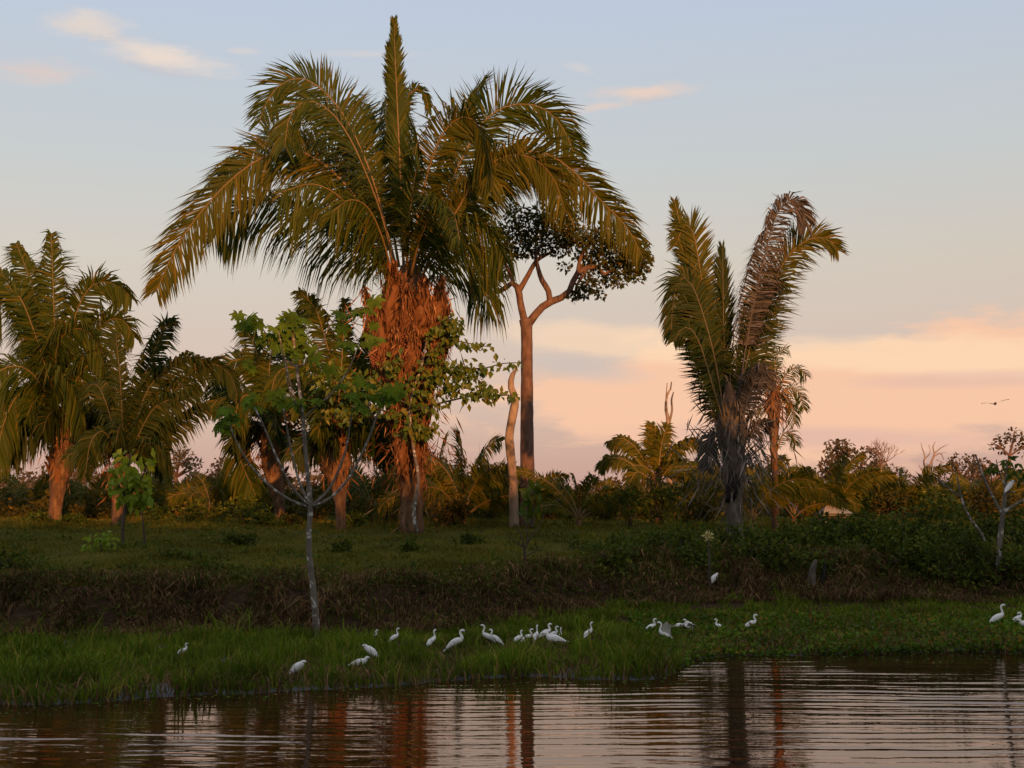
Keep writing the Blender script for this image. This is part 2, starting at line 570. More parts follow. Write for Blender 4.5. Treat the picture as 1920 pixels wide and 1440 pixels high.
def ground(px, py, y0=18.0, y1=140.0):
    """where the sight line through a pixel meets the terrain"""
    d = ray(px, py)
    ys = np.arange(y0, y1, .04)
    xs, zs = d.x / d.y * ys, CAMZ + d.z / d.y * ys
    hit = np.nonzero(zs <= np.maximum(terr(xs, ys), 0.0))[0]
    i = hit[0] if len(hit) else len(ys) - 1
    return Vector((xs[i], ys[i], float(max(terr(xs[i], ys[i]), 0))))


def on_ground(px, Y):
    x = (px - CX) / F * Y
    # a pixel column at distance Y: tilt makes the true scale slightly larger
    x = at(px, 955, Y).x
    return Vector((x, Y, float(terr(x, Y))))


def build_ground():
    xs = np.concatenate([-np.geomspace(26, 2500, 22)[::-1], np.arange(-25.5, 25.6, .3), np.geomspace(26, 2500, 22)])
    ys = np.concatenate([np.array([-900, -300, -120, -60, -40, -30, -24, -20, -18, -16, -14, -10, 4, 10, 14, 17, 19]), np.arange(20, 46, .22), np.arange(46, 90, .8), np.geomspace(91, 4000, 30)])
    X, Y = np.meshgrid(xs, ys)
    Z = terr(X, Y)
    v = np.stack([X, Y, Z], -1).reshape(-1, 3)
    ny, nx = X.shape
    i = (np.arange(ny - 1)[:, None] * nx + np.arange(nx - 1)[None]).ravel()
    t = np.concatenate([np.stack([i, i + 1, i + nx + 1], 1), np.stack([i, i + nx + 1, i + nx], 1)])
    g = G()
    g.add(v, t)
    tag(g.build('ground', 'ground_soil', smooth=True), 'dark muddy river bank rising to cattle pasture', kind='structure')


def build_water():
    xs = np.concatenate([-np.geomspace(17, 2500, 14)[::-1], np.arange(-16, 16.01, .2), np.geomspace(17, 2500, 14)])
    ys = np.concatenate([np.array([-60, -30, 0, 8, 12, 14, 15.5]), np.arange(16.5, 34.5, .042), np.array([36, 39])])
    X, Y = np.meshgrid(xs, ys)
    # long low ripples running along the bank, bent a little, stronger in patches
    warp = (vnoise(X, Y, 6.0, 11) - .5) * 1.4 + (vnoise(X, Y, 2.2, 12) - .5) * .35 + .035 * X + (vnoise(X, Y, .8, 19) - .5) * .22
    ph = Y + warp * .55
    patch = .35 + 2.0 * vnoise(X * .5, Y, 2.2, 13) ** 1.3 * (.55 + .9 * vnoise(X, Y, .9, 18)) * np.clip((Y - 16.5) / 5.0, .25, 1.0)
    Z = .0021 * np.sin(2 * math.pi * ph / .47 + 2.5 * vnoise(X * .35, Y, 1.3, 14)) + .0013 * np.sin(2 * math.pi * (ph * 1.02 + .02 * X) / .29 + 4 * vnoise(X * .3, Y, 1.8, 15))
    Z += .0022 * np.sin(2 * math.pi * (Y - .08 * X) / .83 + 3 * vnoise(X * .4, Y, 2.0, 16))
    fade = np.clip((17 - np.abs(X)) / 1.5, 0, 1) * np.clip((Y - 16) / 1.0, 0, 1) * np.clip((34.4 - Y), 0, 1)
    Z = Z * patch * fade
    v = np.stack([X, Y, Z], -1).reshape(-1, 3)
    ny, nx = X.shape
    i = (np.arange(ny - 1)[:, None] * nx + np.arange(nx - 1)[None]).ravel()
    t = np.concatenate([np.stack([i, i + 1, i + nx + 1], 1), np.stack([i, i + nx + 1, i + nx], 1)])
    g = G()
    g.add(v, t)
    tag(g.build('river_water', 'river_water', smooth=True), 'calm dark river water with fine ripples', kind='structure')


build_ground()
build_water()


# ------------------------------------------------------------------ the wood on the opposite bank, behind the camera: its shade lies on the near bank
def opposite_forest():
    g = G()
    xs = np.arange(-70, 190, 1.0)
    tops = 16.2 + 2.2 * vnoise(xs, 0, 7.0, 21) + 1.2 * vnoise(xs, 0, 2.5, 22)
    # three staggered lumpy rows of crowns, opaque inside
    for row, (yy, f) in enumerate([(-25, .90), (-30, 1.0), (-38, .95)]):
        lv = np.linspace(0, 1, 9)
        V = []
        for h in lv:
            bul = 2.2 * math.sin(math.pi * min(h * 1.05, 1)) * (vnoise(xs + row * 31, h * 20, 5.0, 23 + row) - .3)
            V.append(np.stack([xs, yy + bul, 1.2 + (tops * f - 1.2) * h], 1))
        V = np.vstack(V)
        nx = len(xs)
        i = (np.arange(8)[:, None] * nx + np.arange(nx - 1)[None]).ravel()
        g.add(V, np.concatenate([np.stack([i, i + 1, i + nx + 1], 1), np.stack([i, i + nx + 1, i + nx], 1)]))
    n = 14000
    x = RNG.uniform(-70, 190, n)
    tp = 16.2 + 2.2 * vnoise(x, 0, 7.0, 21) + 1.2 * vnoise(x, 0, 2.5, 22)
    P = np.stack([x, RNG.uniform(-40, -23, n), np.where(RNG.random(n) < .5, tp + RNG.normal(0, .5, n), RNG.uniform(1.5, 15, n))], 1)
    leaf_cards(g, P, rand_dirs(n), rand_dirs(n), RNG.uniform(.5, 1.2, n), RNG.uniform(.4, .8, n))
    tag(g.build('forest', 'tree_leaf_dark'), 'dense wood along the opposite river bank', kind='stuff')


opposite_forest()


# ------------------------------------------------------------------ palms
def frond_geo(gl, gr, ctrl, leaf_len, spacing=.055, roll=(35, 80), width=.045, droop=.35, ang=(24, 52), r0=.06, start=.12, tilt=0.0, fold=1.0, gaps=0.0, twist=.38):
    """a pinnate frond: rachis along ctrl into gr, leaflets into gl"""
    n = 64
    c = curve(np.asarray(ctrl, float), n)[:, :3]
    L = np.linalg.norm(np.diff(c, axis=0), axis=1).sum()
    T = tangents(c)
    tt = np.linspace(0, 1, n)
    tube(gr, c[::4].tolist() + [c[-1].tolist()], np.interp(np.linspace(0, 1, len(c[::4]) + 1), [0, .15, 1], [r0, r0 * .7, .012]), n=22, sides=5)
    m = max(int(L * (1 - start) / spacing), 12)
    for sg in (-1, 1):
        t = start + (1 - start) * (np.arange(m) + RNG.uniform(-.3, .3, m)) / m
        t = np.clip(t, 0, .995)
        if gaps:
            keep = vnoise(t * L, sg * 3.1 + L, .5, int(L * 10) % 50) > gaps
            t = t[keep]
        k = len(t)
        P = np.stack([np.interp(t, tt, c[:, j]) for j in range(3)], 1)
        Tt = unit(np.stack([np.interp(t, tt, T[:, j]) for j in range(3)], 1))
        up = np.array([0, 0, 1.0])
        H = np.cross(Tt, up)
        hn = np.linalg.norm(H, axis=1, keepdims=True)
        flat = np.array([0.0, 1.0, 0.0])
        H = unit(np.where(hn > .25, H / np.maximum(hn, 1e-6), H / np.maximum(hn, 1e-6) * (hn / .25) + flat * (1 - hn / .25)))
        H = unit(H - Tt * (H * Tt).sum(1, keepdims=True))
        U = np.cross(H, Tt)
        r = np.radians(np.interp(t, [0, .35, 1], [roll[0], (roll[0] + 2 * roll[1]) / 3, roll[1]])) + tilt + RNG.normal(0, .07, k)
        S = H * np.cos(r)[:, None] + U * np.sin(r)[:, None]
        Nn = np.cross(Tt, S)
        sd_ = int(RNG.integers(0, 900))
        a = np.radians(np.interp(t, [0, .6, 1], [ang[0], (ang[0] + ang[1]) / 2, ang[1]])) + RNG.normal(0, .08, k) + .30 * (vnoise(t * L, 0, .45, sd_) - .5) + .30 * (vnoise(t * L, 0, 1.6, sd_ + 1) - .5)
        D = unit(S * sg * np.cos(a)[:, None] + Tt * np.sin(a)[:, None] + Nn * RNG.normal(.12, .08, k)[:, None])
        ln = leaf_len * np.interp(t, [start, start + .12, .5, .85, 1], [.45, .85, 1.0, .76, .34]) * np.where(RNG.random(k) < .08, RNG.uniform(.35, .8, k), RNG.uniform(.82, 1.1, k)) * fold
        W = unit(Tt - D * (Tt * D).sum(1, keepdims=True))
        Q = np.cross(D, W)
        tw = RNG.normal(0, twist, k)[:, None]
        W = W * np.cos(tw) + Q * np.sin(tw)
        dr = (droop * RNG.uniform(.5, 1.5, k) * (.5 + vnoise(t * L, 0, .8, sd_ + 2)))[:, None]
        ln = ln[:, None]
        p1 = P + D * ln * .5 - up * ln * dr * .16
        D2 = unit(D - up * dr * 1.5)
        p2 = p1 + D2 * ln * .5
        w = (width * RNG.uniform(.8, 1.15, k))[:, None]
        v = np.stack([P - W * w * .3, P + W * w * .3, p1 + W * w * .5, p1 - W * w * .5, p2], axis=1)
        tri = np.array([[0, 1, 2], [0, 2, 3], [3, 2, 4]])[None] + (np.arange(k) * 5)[:, None, None]
        gl.add(v, tri)
    return c


def add_frond(root, base, ctrl, mat='palm_leaf', label=None, **kw):
    gl, gr = G(), G()
    b = np.array(base)
    frond_geo(gl, gr, np.asarray(ctrl, float) - b, **kw)
    f = gl.build('frond', mat, root)
    if label:
        f['label'] = label
    gr.build('rachis', {'palm_dead': 'palm_dead', 'palm_leaf_shade': 'rachis_dull'}.get(mat, 'rachis'), f, smooth=True)
    return f


def pix_ctrl(pts, Y):
    """control points (px, py, metres nearer(-) or farther(+) than Y)"""
    return [list(at(p[0], p[1], Y + (p[2] if len(p) > 2 else 0.0))) for p in pts]


def arc_ctrl(origin, az, e0, length, bend, n=7):
    """a frond that leaves origin at elevation e0 in direction az (0 = right, 90 = away) and bends down by `bend`"""
    o = np.array(origin, float)
    pts = [o.copy()]
    h = np.array([math.cos(R(az)), math.sin(R(az)), 0])
    for i in range(1, n):
        t = i / (n - 1)
        e = R(e0 - bend * t ** 1.5)
        o = o + (h * math.cos(e) + np.array([0, 0, math.sin(e)])) * length / (n - 1)
        pts.append(o.copy())
    return pts


def palm_trunk(root, base, path, radii, mat='palm_bark', boots=0, boot_len=.5, top=None, bmat='fibre', lowest=.35, highest=1.0):
    g = G()
    b = np.array(base)
    c = tube(g, np.asarray(path, float) - b, radii, n=24, sides=14, rough=.10)
    g.build('trunk', mat, root, smooth=True)
    if boots:
        T = tangents(c)
        me = boot_mesh('leaf_base', bmat)
        for i in range(boots):
            t = lowest + (highest - lowest) * (i + .5) / boots
            p = np.array([np.interp(t, np.linspace(0, 1, len(c)), c[:, j]) for j in range(4)])
            a = i * 2.399 + random.uniform(-.2, .2)
            o = bpy.data.objects.new('leaf_base', me)
            COL.objects.link(o)
            o.parent = root
            d = Vector((math.cos(a), math.sin(a), 0))
            o.location = Vector(p[:3]) + d * p[3] * .82
            o.rotation_euler = (random.uniform(-.12, .12), random.uniform(-.1, .25), a)
            s = boot_len * random.uniform(.75, 1.25) * (.55 + .45 * t)
            o.scale = (s, s * random.uniform(.7, 1.1), s)
    return c


BOOTS = {}


def boot_mesh(name, mat):
    """a split, splayed leaf base: trough-shaped wedge leaning away from the trunk, local +X outward, 1 m high"""
    if mat in BOOTS:
        return BOOTS[mat]
    g = G()
    r = np.random.default_rng(3)
    nu, nv = 5, 6
    for layer in (0, 1):
        V = []
        for j in range(nv):
            t = j / (nv - 1)
            w = .26 * (1 - t) ** .7 + .05 + (.03 * math.sin(9 * t))
            for i in range(nu):
                u = i / (nu - 1) * 2 - 1
                V.append((.04 + .30 * t ** 1.4 - .10 * u * u * (1 - .4 * t) - layer * .05 + r.uniform(-.02, .02), u * w + r.uniform(-.02, .02), t + (r.uniform(-.12, .05) if j == nv - 1 else 0)))
        t_ = []
        for j in range(nv - 1):
            for i in range(nu - 1):
                a = j * nu + i
                t_ += [(a, a + 1, a + nu + 1), (a, a + nu + 1, a + nu)]
        g.add(V, t_)
    me = g.mesh(name, mat)
    BOOTS[mat] = me
    return me


def fibres(root, base, centre, spread, n, length, mat='fibre', name='fibre', down=.8, w=.05):
    g = G()
    c = np.array(centre) - np.array(base)
    P = c + RNG.normal(size=(n, 3)) * np.array(spread) * .5
    out = P - c
    out[:, 2] *= .2
    D = unit(unit(out) * .6 + RNG.normal(size=(n, 3)) * .35 + np.array([0, 0, 1.0]) * np.where(RNG.random(n) < down, -1, .9)[:, None])
    leaf_cards(g, P, D, rand_dirs(n), length * RNG.uniform(.5, 1.3, n), w * RNG.uniform(.6, 1.4, n), fold=.2)
    f = g.build(name, mat, root)
    f['kind'] = 'stuff'
    return f


def spathe(root, base, tip_px, foot_px, width_px, Y, out=.5):
    """a big papery woody bract, pointed above, ragged"""
    g = G()
    p0, p1 = np.array(at(foot_px[0], foot_px[1], Y)) - np.array(base), np.array(at(tip_px[0], tip_px[1], Y - out)) - np.array(base)
    wd = width_px * Y / F
    nu, nv = 9, 14
    for layer in (0, 1):
        V = []
        for j in range(nv):
            t = j / (nv - 1)
            w = wd * .5 * max(.03, math.sin(math.pi * (.12 + .88 * t) ** .75) ** .8 * (1 - .25 * t)) + RNG.uniform(-.03, .03)
            for i in range(nu):
                u = i / (nu - 1) * 2 - 1
                q = p0 + (p1 - p0) * t
                V.append(q + np.array([u * w, -.55 * wd * (1 - u * u) * math.sin(math.pi * min(t + .15, 1)) + RNG.uniform(-.07, .07) + layer * .05, RNG.uniform(-.06, .06)]))
        tr = []
        for j in range(nv - 1):
            for i in range(nu - 1):
                a = j * nu + i
                tr += [(a, a + 1, a + nu + 1), (a, a + nu + 1, a + nu)]
        g.add(V, tr)
    m = 160
    t = RNG.random(m)
    q = p0 + (p1 - p0) * t[:, None] + np.stack([RNG.uniform(-.5, .5, m) * wd * np.sin(math.pi * (.12 + .8 * t)), RNG.uniform(-.45, -.1, m) * wd, np.zeros(m)], 1)
    leaf_cards(g, q, np.array([0, 0, -1.0]) + RNG.normal(size=(m, 3)) * .3, np.array([0, -1.0, 0]) + RNG.normal(size=(m, 3)) * .5, RNG.uniform(.2, .6, m), RNG.uniform(.03, .09, m))
    return g.build('spathe', 'fibre', root)


def fruit_cluster(root, base, px, py, Y, w, h):
    g = G()
    c = np.array(at(px, py, Y)) - np.array(base)
    n = 130
    for i in range(n):
        t = (i + .5) / n
        a = i * 2.399
        rr = math.sin(math.pi * min(.15 + .8 * t, 1)) * w
        p = c + np.array([math.cos(a) * rr, math.sin(a) * rr, h * (.5 - t)])
        d = unit(np.array([math.cos(a), math.sin(a), -.5]))
        s = .055
        e1 = unit(np.cross(d, [0, 0, 1.0])) * s
        e2 = np.cross(d, unit(e1)) * s
        V = [p - d * s, p + e1, p + e2, p - e1, p - e2, p + d * s * 1.7]
        g.add(V, [(0, 2, 1), (0, 3, 2), (0, 4, 3), (0, 1, 4), (5, 1, 2), (5, 2, 3), (5, 3, 4), (5, 4, 1)])
    o = g.build('fruit_cluster', 'nut', root)
    o['kind'] = 'stuff'


def main_palm():
    Y = 55.0
    base = on_ground(772, Y)
    root = thing('palm_tree', 'tallest palm, wide crown of arching fronds over shaggy orange trunk', 'palm tree', base)
    P = lambda q, dy=0: list(at(q[0], q[1], Y + dy))
    palm_trunk(root, base, [list(base - Vector((0, 0, .3))), P((772, 940)), P((772, 840)), P((770, 740)), P((768, 650)), P((768, 560)), P((770, 500))],
               [.50, .42, .46, .52, .56, .56, .42], boots=52, boot_len=1.15, lowest=.10, highest=.70)
    for tip, foot, w, o in [((737, 485), (733, 640), 56, 1.0), ((795, 515), (785, 640), 54, 1.3), ((828, 515), (815, 640), 44, .9), ((682, 535), (718, 650), 34, .6), ((706, 560), (722, 690), 40, .9), ((764, 530), (758, 660), 36, 1.5), ((840, 560), (806, 690), 34, .6), ((688, 585), (735, 730), 30, .7), ((848, 600), (800, 740), 30, .7), ((775, 600), (770, 740), 40, 1.2), ((740, 610), (748, 750), 36, 1.1), ((722, 655), (746, 810), 34, .8), ((812, 650), (792, 800), 34, .8), ((766, 690), (768, 850), 36, .8), ((745, 745), (756, 890), 28, .6), ((795, 740), (784, 880), 28, .6)]:
        spathe(root, base, tip, foot, w, Y - .6, o)
    fibres(root, base, at(768, 600, Y - .3), (2.0, 1.2, 2.2), 150, .8)
    fibres(root, base, at(768, 720, Y - .2), (1.3, .9, 4.2), 480, .7)
    fibres(root, base, at(772, 860, Y - .2), (1.0, .9, 3.4), 260, .6)
    fruit_cluster(root, base, 764, 655, Y - 1.25, .30, 1.3)
    fruit_cluster(root, base, 706, 665, Y - 1.0, .24, 1.0)
    B = (752, 515)
    fr = [
        # left side
        (dict(leaf_len=1.75, roll=(25, 78), mat='palm_leaf_gold'), [(735, 530), (707, 430, -.6), (640, 338, -1.2), (572, 287, -1.6), (505, 290, -1.8), (430, 340, -1.9), (345, 440, -2), (291, 548, -2)]),
        (dict(leaf_len=1.7, roll=(30, 60), droop=.5), [(742, 525, -.2), (715, 404, -1), (672, 292, -1.8), (636, 228, -2.2), (600, 195, -2.6), (566, 192, -2.9), (542, 222, -3.1), (534, 275, -3.3)]),
        (dict(leaf_len=1.5, roll=(40, 85), droop=.25), [(745, 510, .4), (700, 340, .6), (650, 225, .6), (600, 165, .6), (560, 146, .6), (520, 163, .6), (494, 205, .6), (486, 232, .6)]),
        (dict(leaf_len=2.0, roll=(60, 85), droop=1.6), [(735, 530, .5), (680, 470, 1.5), (602, 415, 2), (545, 384, 2.2), (490, 378, 2.3), (440, 400, 2.4), (405, 440, 2.4)]),
        (dict(leaf_len=1.9, roll=(55, 85), droop=2.2), [(735, 535, -.5), (690, 440, -1.5), (640, 372, -2.3), (585, 345, -3), (530, 360, -3.4)]),
        (dict(leaf_len=1.7, roll=(45, 80), droop=.7), [(730, 540, .2), (690, 400, .6), (620, 290, 1), (540, 262, 1.2), (470, 285, 1.2), (400, 345, 1.2)]),
        (dict(leaf_len=1.8, roll=(45, 85), droop=2.2), [(740, 535, -1), (718, 450, -2), (690, 390, -3), (655, 375, -3.8), (620, 400, -4.2)]),
        (dict(leaf_len=1.5, roll=(10, 60), droop=.4), [(748, 500, 1), (722, 350, 2), (690, 250, 3), (660, 205, 4.2), (640, 195, 5.2), (625, 230, 6)]),
        # upright centre
        (dict(leaf_len=.98, roll=(80, 85), droop=.05, ang=(56, 72), spacing=.03, width=.1), [(758, 480), (751, 330), (745, 200), (741, 110), (739, 38)]),
        (dict(leaf_len=.95, roll=(60, 70), droop=.1, ang=(56, 66), spacing=.035, width=.1), [(756, 480, .2), (748, 300, .25), (742, 190, .2), (733, 100, .1), (730, 85, 0)]),
        (dict(leaf_len=.75, roll=(50, 80), droop=.5, ang=(45, 55)), [(760, 480, .8), (757, 320, 1), (758, 225, 1), (766, 178, 1), (785, 165, 1), (800, 185, 1), (803, 212, 1)]),
        (dict(leaf_len=1.35, roll=(70, 80), droop=.3), [(757, 500, 1.5), (752, 400, 2.5), (741, 300, 3.5), (726, 235, 4.5), (715, 200, 5.5)]),
        (dict(leaf_len=1.35, roll=(70, 80), droop=.3), [(763, 500, -1), (766, 420, -2), (778, 340, -3), (785, 285, -3.8), (783, 265, -4.6), (778, 290, -5.4)]),
        # right side
        (dict(leaf_len=1.6, roll=(35, 60), droop=.8, mat='palm_leaf_gold'), [(765, 520, -.4), (774, 460, -1), (793, 362, -1.8), (816, 280, -2.4), (845, 232, -2.8), (876, 218, -3.1), (902, 245, -3.4), (917, 300, -3.6), (922, 355, -3.7)]),
        (dict(leaf_len=1.6, roll=(40, 80), droop=.3), [(770, 515, .5), (810, 420, .8), (860, 310, 1), (905, 230, 1), (955, 198, 1), (1010, 199, 1), (1047, 228, 1), (1068, 265, 1), (1078, 290, 1)]),
        (dict(leaf_len=1.6, roll=(35, 75), droop=1.0, mat='palm_leaf_gold'), [(775, 520, -.3), (846, 413, -1), (889, 340, -1.3), (930, 300, -1.5), (970, 290, -1.6), (1008, 302, -1.7), (1040, 338, -1.8), (1060, 395, -1.8)]),
        (dict(leaf_len=1.35, roll=(40, 80), droop=.6, mat='palm_leaf_gold'), [(780, 520, .2), (850, 400, .2), (930, 310, .2), (1000, 283, .2), (1065, 312, .2), (1125, 375, .2), (1175, 425, .2), (1205, 482, .2)]),
        (dict(leaf_len=1.2, roll=(50, 80), droop=.8), [(785, 525, 1), (850, 430, 1.8), (920, 345, 2.2), (980, 315, 2.4), (1040, 325, 2.4), (1085, 350, 2.4)]),
        (dict(leaf_len=1.8, roll=(50, 85), droop=2.0), [(785, 535, -.6), (820, 455, -1.6), (865, 420, -2.3), (915, 430, -2.8), (950, 480, -3.2)]),
        (dict(leaf_len=1.6, roll=(50, 85), droop=2.0), [(790, 545, .3), (835, 490, .8), (880, 480, 1.1), (905, 520, 1.3), (915, 580, 1.4)]),
        (dict(leaf_len=1.5, roll=(10, 60), droop=.4), [(770, 500, 1.2), (800, 380, 2.4), (845, 260, 3.6), (880, 195, 4.6), (900, 165, 5.5), (905, 150, 6.2)]),
        (dict(leaf_len=1.6, roll=(10, 60), droop=.8), [(770, 520, -1), (790, 440, -2.4), (825, 390, -3.8), (850, 400, -5), (862, 450, -6)]),
    ]
    for kw, pts in fr:
        a = dict(spacing=.046, width=.075, r0=.07)
        a.update(kw)
        if a['leaf_len'] > 1:
            a['leaf_len'] *= 1.38
            a['roll'] = (a['roll'][0] + 12, a['roll'][1])
        add_frond(root, base, pix_ctrl(pts, Y), a.pop('mat', 'palm_leaf'), **a)


main_palm()


def side_palm(name, label, px, Y, path, radii, fronds, extra, crown, mat='palm_leaf', bark='palm_bark', boots=20, boot_len=.8, leaf_len=1.3, flen=(3.5, 5.0), fib=260, bmat='fibre', dead=(), under=0, spacing=.04, width=.095, lean_az=None):
    """palm given by pixel paths: trunk path (px, py), digitised fronds, `extra` fronds filled in all round the crown"""
    base = on_ground(px, Y)
    root = thing('palm_tree', label, 'palm tree', base)
    pth = [list(base - Vector((0, 0, .2)))] + [list(at(q[0], q[1], Y)) for q in path]
    palm_trunk(root, base, pth, radii, bark, boots=boots, boot_len=boot_len, bmat=bmat)
    for i, f in enumerate(fronds):
        add_frond(root, base, pix_ctrl(f, Y), 'palm_dead' if i in dead else mat, label='withered brown frond' if i in dead else None,
                  leaf_len=leaf_len * random.uniform(.9, 1.1), roll=(30, 78), spacing=spacing, width=width, droop=.95 if i not in dead else 1.3, r0=.05, twist=.38 if i not in dead else .9)
    c = at(crown[0], crown[1], Y)
    for i in range(extra):
        a = 360 * (i + random.uniform(-.3, .3)) / extra + 15
        add_frond(root, base, arc_ctrl(c, a, random.uniform(40, 78), random.uniform(*flen), random.uniform(70, 130)), mat, leaf_len=leaf_len * .9, roll=(25, 75), spacing=spacing * 1.15, width=width, droop=.6, r0=.05)
    for i in range(under):
        a = 360 * (i + random.uniform(-.4, .4)) / under
        add_frond(root, base, arc_ctrl(c, a, random.uniform(0, 35), random.uniform(*flen) * .75, random.uniform(60, 100)), 'palm_leaf_shade', leaf_len=leaf_len * .9, roll=(40, 80), spacing=spacing * 1.2, width=width, droop=1.0, r0=.05)  # shade beneath the crown put into these fronds' darker colour
    if fib:
        top = at(path[-1][0], path[-1][1], Y)
        low = at(path[-2][0], path[-2][1], Y)
        h = (top - low).length
        fibres(root, base, (top + low) / 2 + Vector((0, -.2, 0)), (radii[-1] * 2.6, radii[-1] * 2, h * 1.1), fib, .6, mat=bmat)
    return root


# far left, the large one cut by the picture's edge
side_palm('palm_tree', 'bushy palm at the left picture edge with thick orange-lit trunk', 105, 70,
          [(104, 960), (110, 905), (122, 850), (132, 800)], [.36, .32, .42, .75, .6],
          [[(125, 800), (105, 650, -1), (100, 540, -1), (96, 437, -1)],
           [(118, 800), (85, 640), (58, 530), (30, 455)],
           [(128, 800), (130, 640, -1), (160, 550, -1), (195, 528, -1), (228, 540, -1), (248, 560, -1)],
           [(130, 800), (155, 670, -.5), (200, 603, -.5), (232, 602, -.5), (252, 632, -.5)],
           [(120, 790, -.5), (105, 665, -2), (130, 620, -3), (165, 622, -3.4), (190, 660, -3.8), (196, 700, -4)],
           [(115, 790, -.5), (70, 640, -1.5), (35, 555, -2), (0, 550, -2.2), (-28, 590, -2.4), (-40, 650, -2.5)],
           [(115, 790, -1), (60, 700, -2.5), (10, 690, -3.2), (-35, 740, -3.8), (-50, 820, -4)],
           [(120, 790, -1), (95, 720, -3), (115, 705, -4), (145, 745, -4.6), (157, 812, -5)],
           [(115, 800, -.5), (75, 740, -2), (35, 740, -3), (5, 800, -3.6), (-5, 870, -3.8)],
           [(120, 800, 1), (70, 620, 2), (10, 520, 3), (-50, 510, 3.5)],
           [(125, 800, -.8), (140, 720, -2.2), (175, 680, -3), (205, 710, -3.4), (215, 770, -3.6)]],
          4, (125, 790), leaf_len=2.1, flen=(4, 6), boots=30, boot_len=1.0, under=7, fib=420)
side_palm('palm_tree', 'dark open palm with thin spreading fronds beside the yellow-green sapling', 222, 64,
          [(222, 960), (225, 905), (230, 860)], [.34, .30, .34, .3],
          [[(232, 850), (226, 720), (217, 625)],
           [(238, 850), (258, 745), (288, 660), (312, 608), (328, 600)],
           [(240, 850), (275, 735), (325, 683), (365, 672), (392, 690)],
           [(242, 855), (305, 765), (352, 703), (395, 682), (430, 700), (445, 740)],
           [(245, 858), (300, 815), (345, 782), (386, 757)],
           [(240, 858, -.5), (285, 770, -1), (330, 745, -1), (372, 728, -1)],
           [(225, 850), (200, 760, -1), (180, 720, -1), (160, 730, -1)],
           [(245, 860, -1), (280, 830, -2), (310, 850, -2.6), (322, 900, -3)],
           [(225, 860, -1), (195, 810, -2), (170, 830, -2.6), (160, 890, -3)]],
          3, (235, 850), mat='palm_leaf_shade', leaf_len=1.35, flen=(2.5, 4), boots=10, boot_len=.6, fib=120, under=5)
side_palm('palm_tree', 'palm with shaggy lit trunk behind the pale forked sapling, left of two', 524, 67,
          [(524, 950), (516, 900), (510, 850), (510, 800)], [.24, .24, .42, .55, .4],
          [[(508, 800), (492, 720), (478, 650), (455, 610)],
           [(510, 800), (495, 720), (465, 678), (430, 680), (405, 725), (400, 770)],
           [(512, 800), (505, 690), (522, 640), (552, 632), (572, 662)],
           [(512, 805, -.5), (520, 730, -1.5), (545, 690, -2.2), (575, 715, -2.6), (588, 770, -2.8)],
           [(508, 805, -.5), (475, 745, -1.5), (450, 750, -2), (438, 800, -2.3)],
           [(505, 810), (470, 790), (445, 840), (480, 930)],
           [(512, 800, 1), (535, 680, 1.5), (560, 600, 2), (590, 560, 2)]],
          4, (510, 805), leaf_len=1.6, flen=(3, 4.5), boots=22, boot_len=.95, under=5, fib=360)
side_palm('palm_tree', 'palm with shaggy lit trunk nearest the tallest palm, right of two', 640, 57.5,
          [(638, 950), (634, 900), (626, 860), (628, 800)], [.22, .22, .40, .70, .42],
          [[(628, 810), (622, 690), (606, 622), (590, 577), (560, 545)],
           [(630, 810), (640, 690), (645, 610), (648, 560)],
           [(632, 810), (664, 740), (690, 700), (722, 700), (735, 740)],
           [(626, 810), (590, 735), (555, 690), (520, 700), (505, 750)],
           [(628, 815, -.5), (605, 720, -1.5), (585, 680, -2), (565, 700, -2.4)],
           [(632, 815, -.5), (665, 760, -1.5), (690, 780, -2), (700, 840, -2.3)],
           [(630, 810, 1), (680, 680, 1), (700, 600, 1)]],
          4, (630, 820), leaf_len=1.35, flen=(2.6, 3.8), boots=26, boot_len=.95, under=9, fib=420)


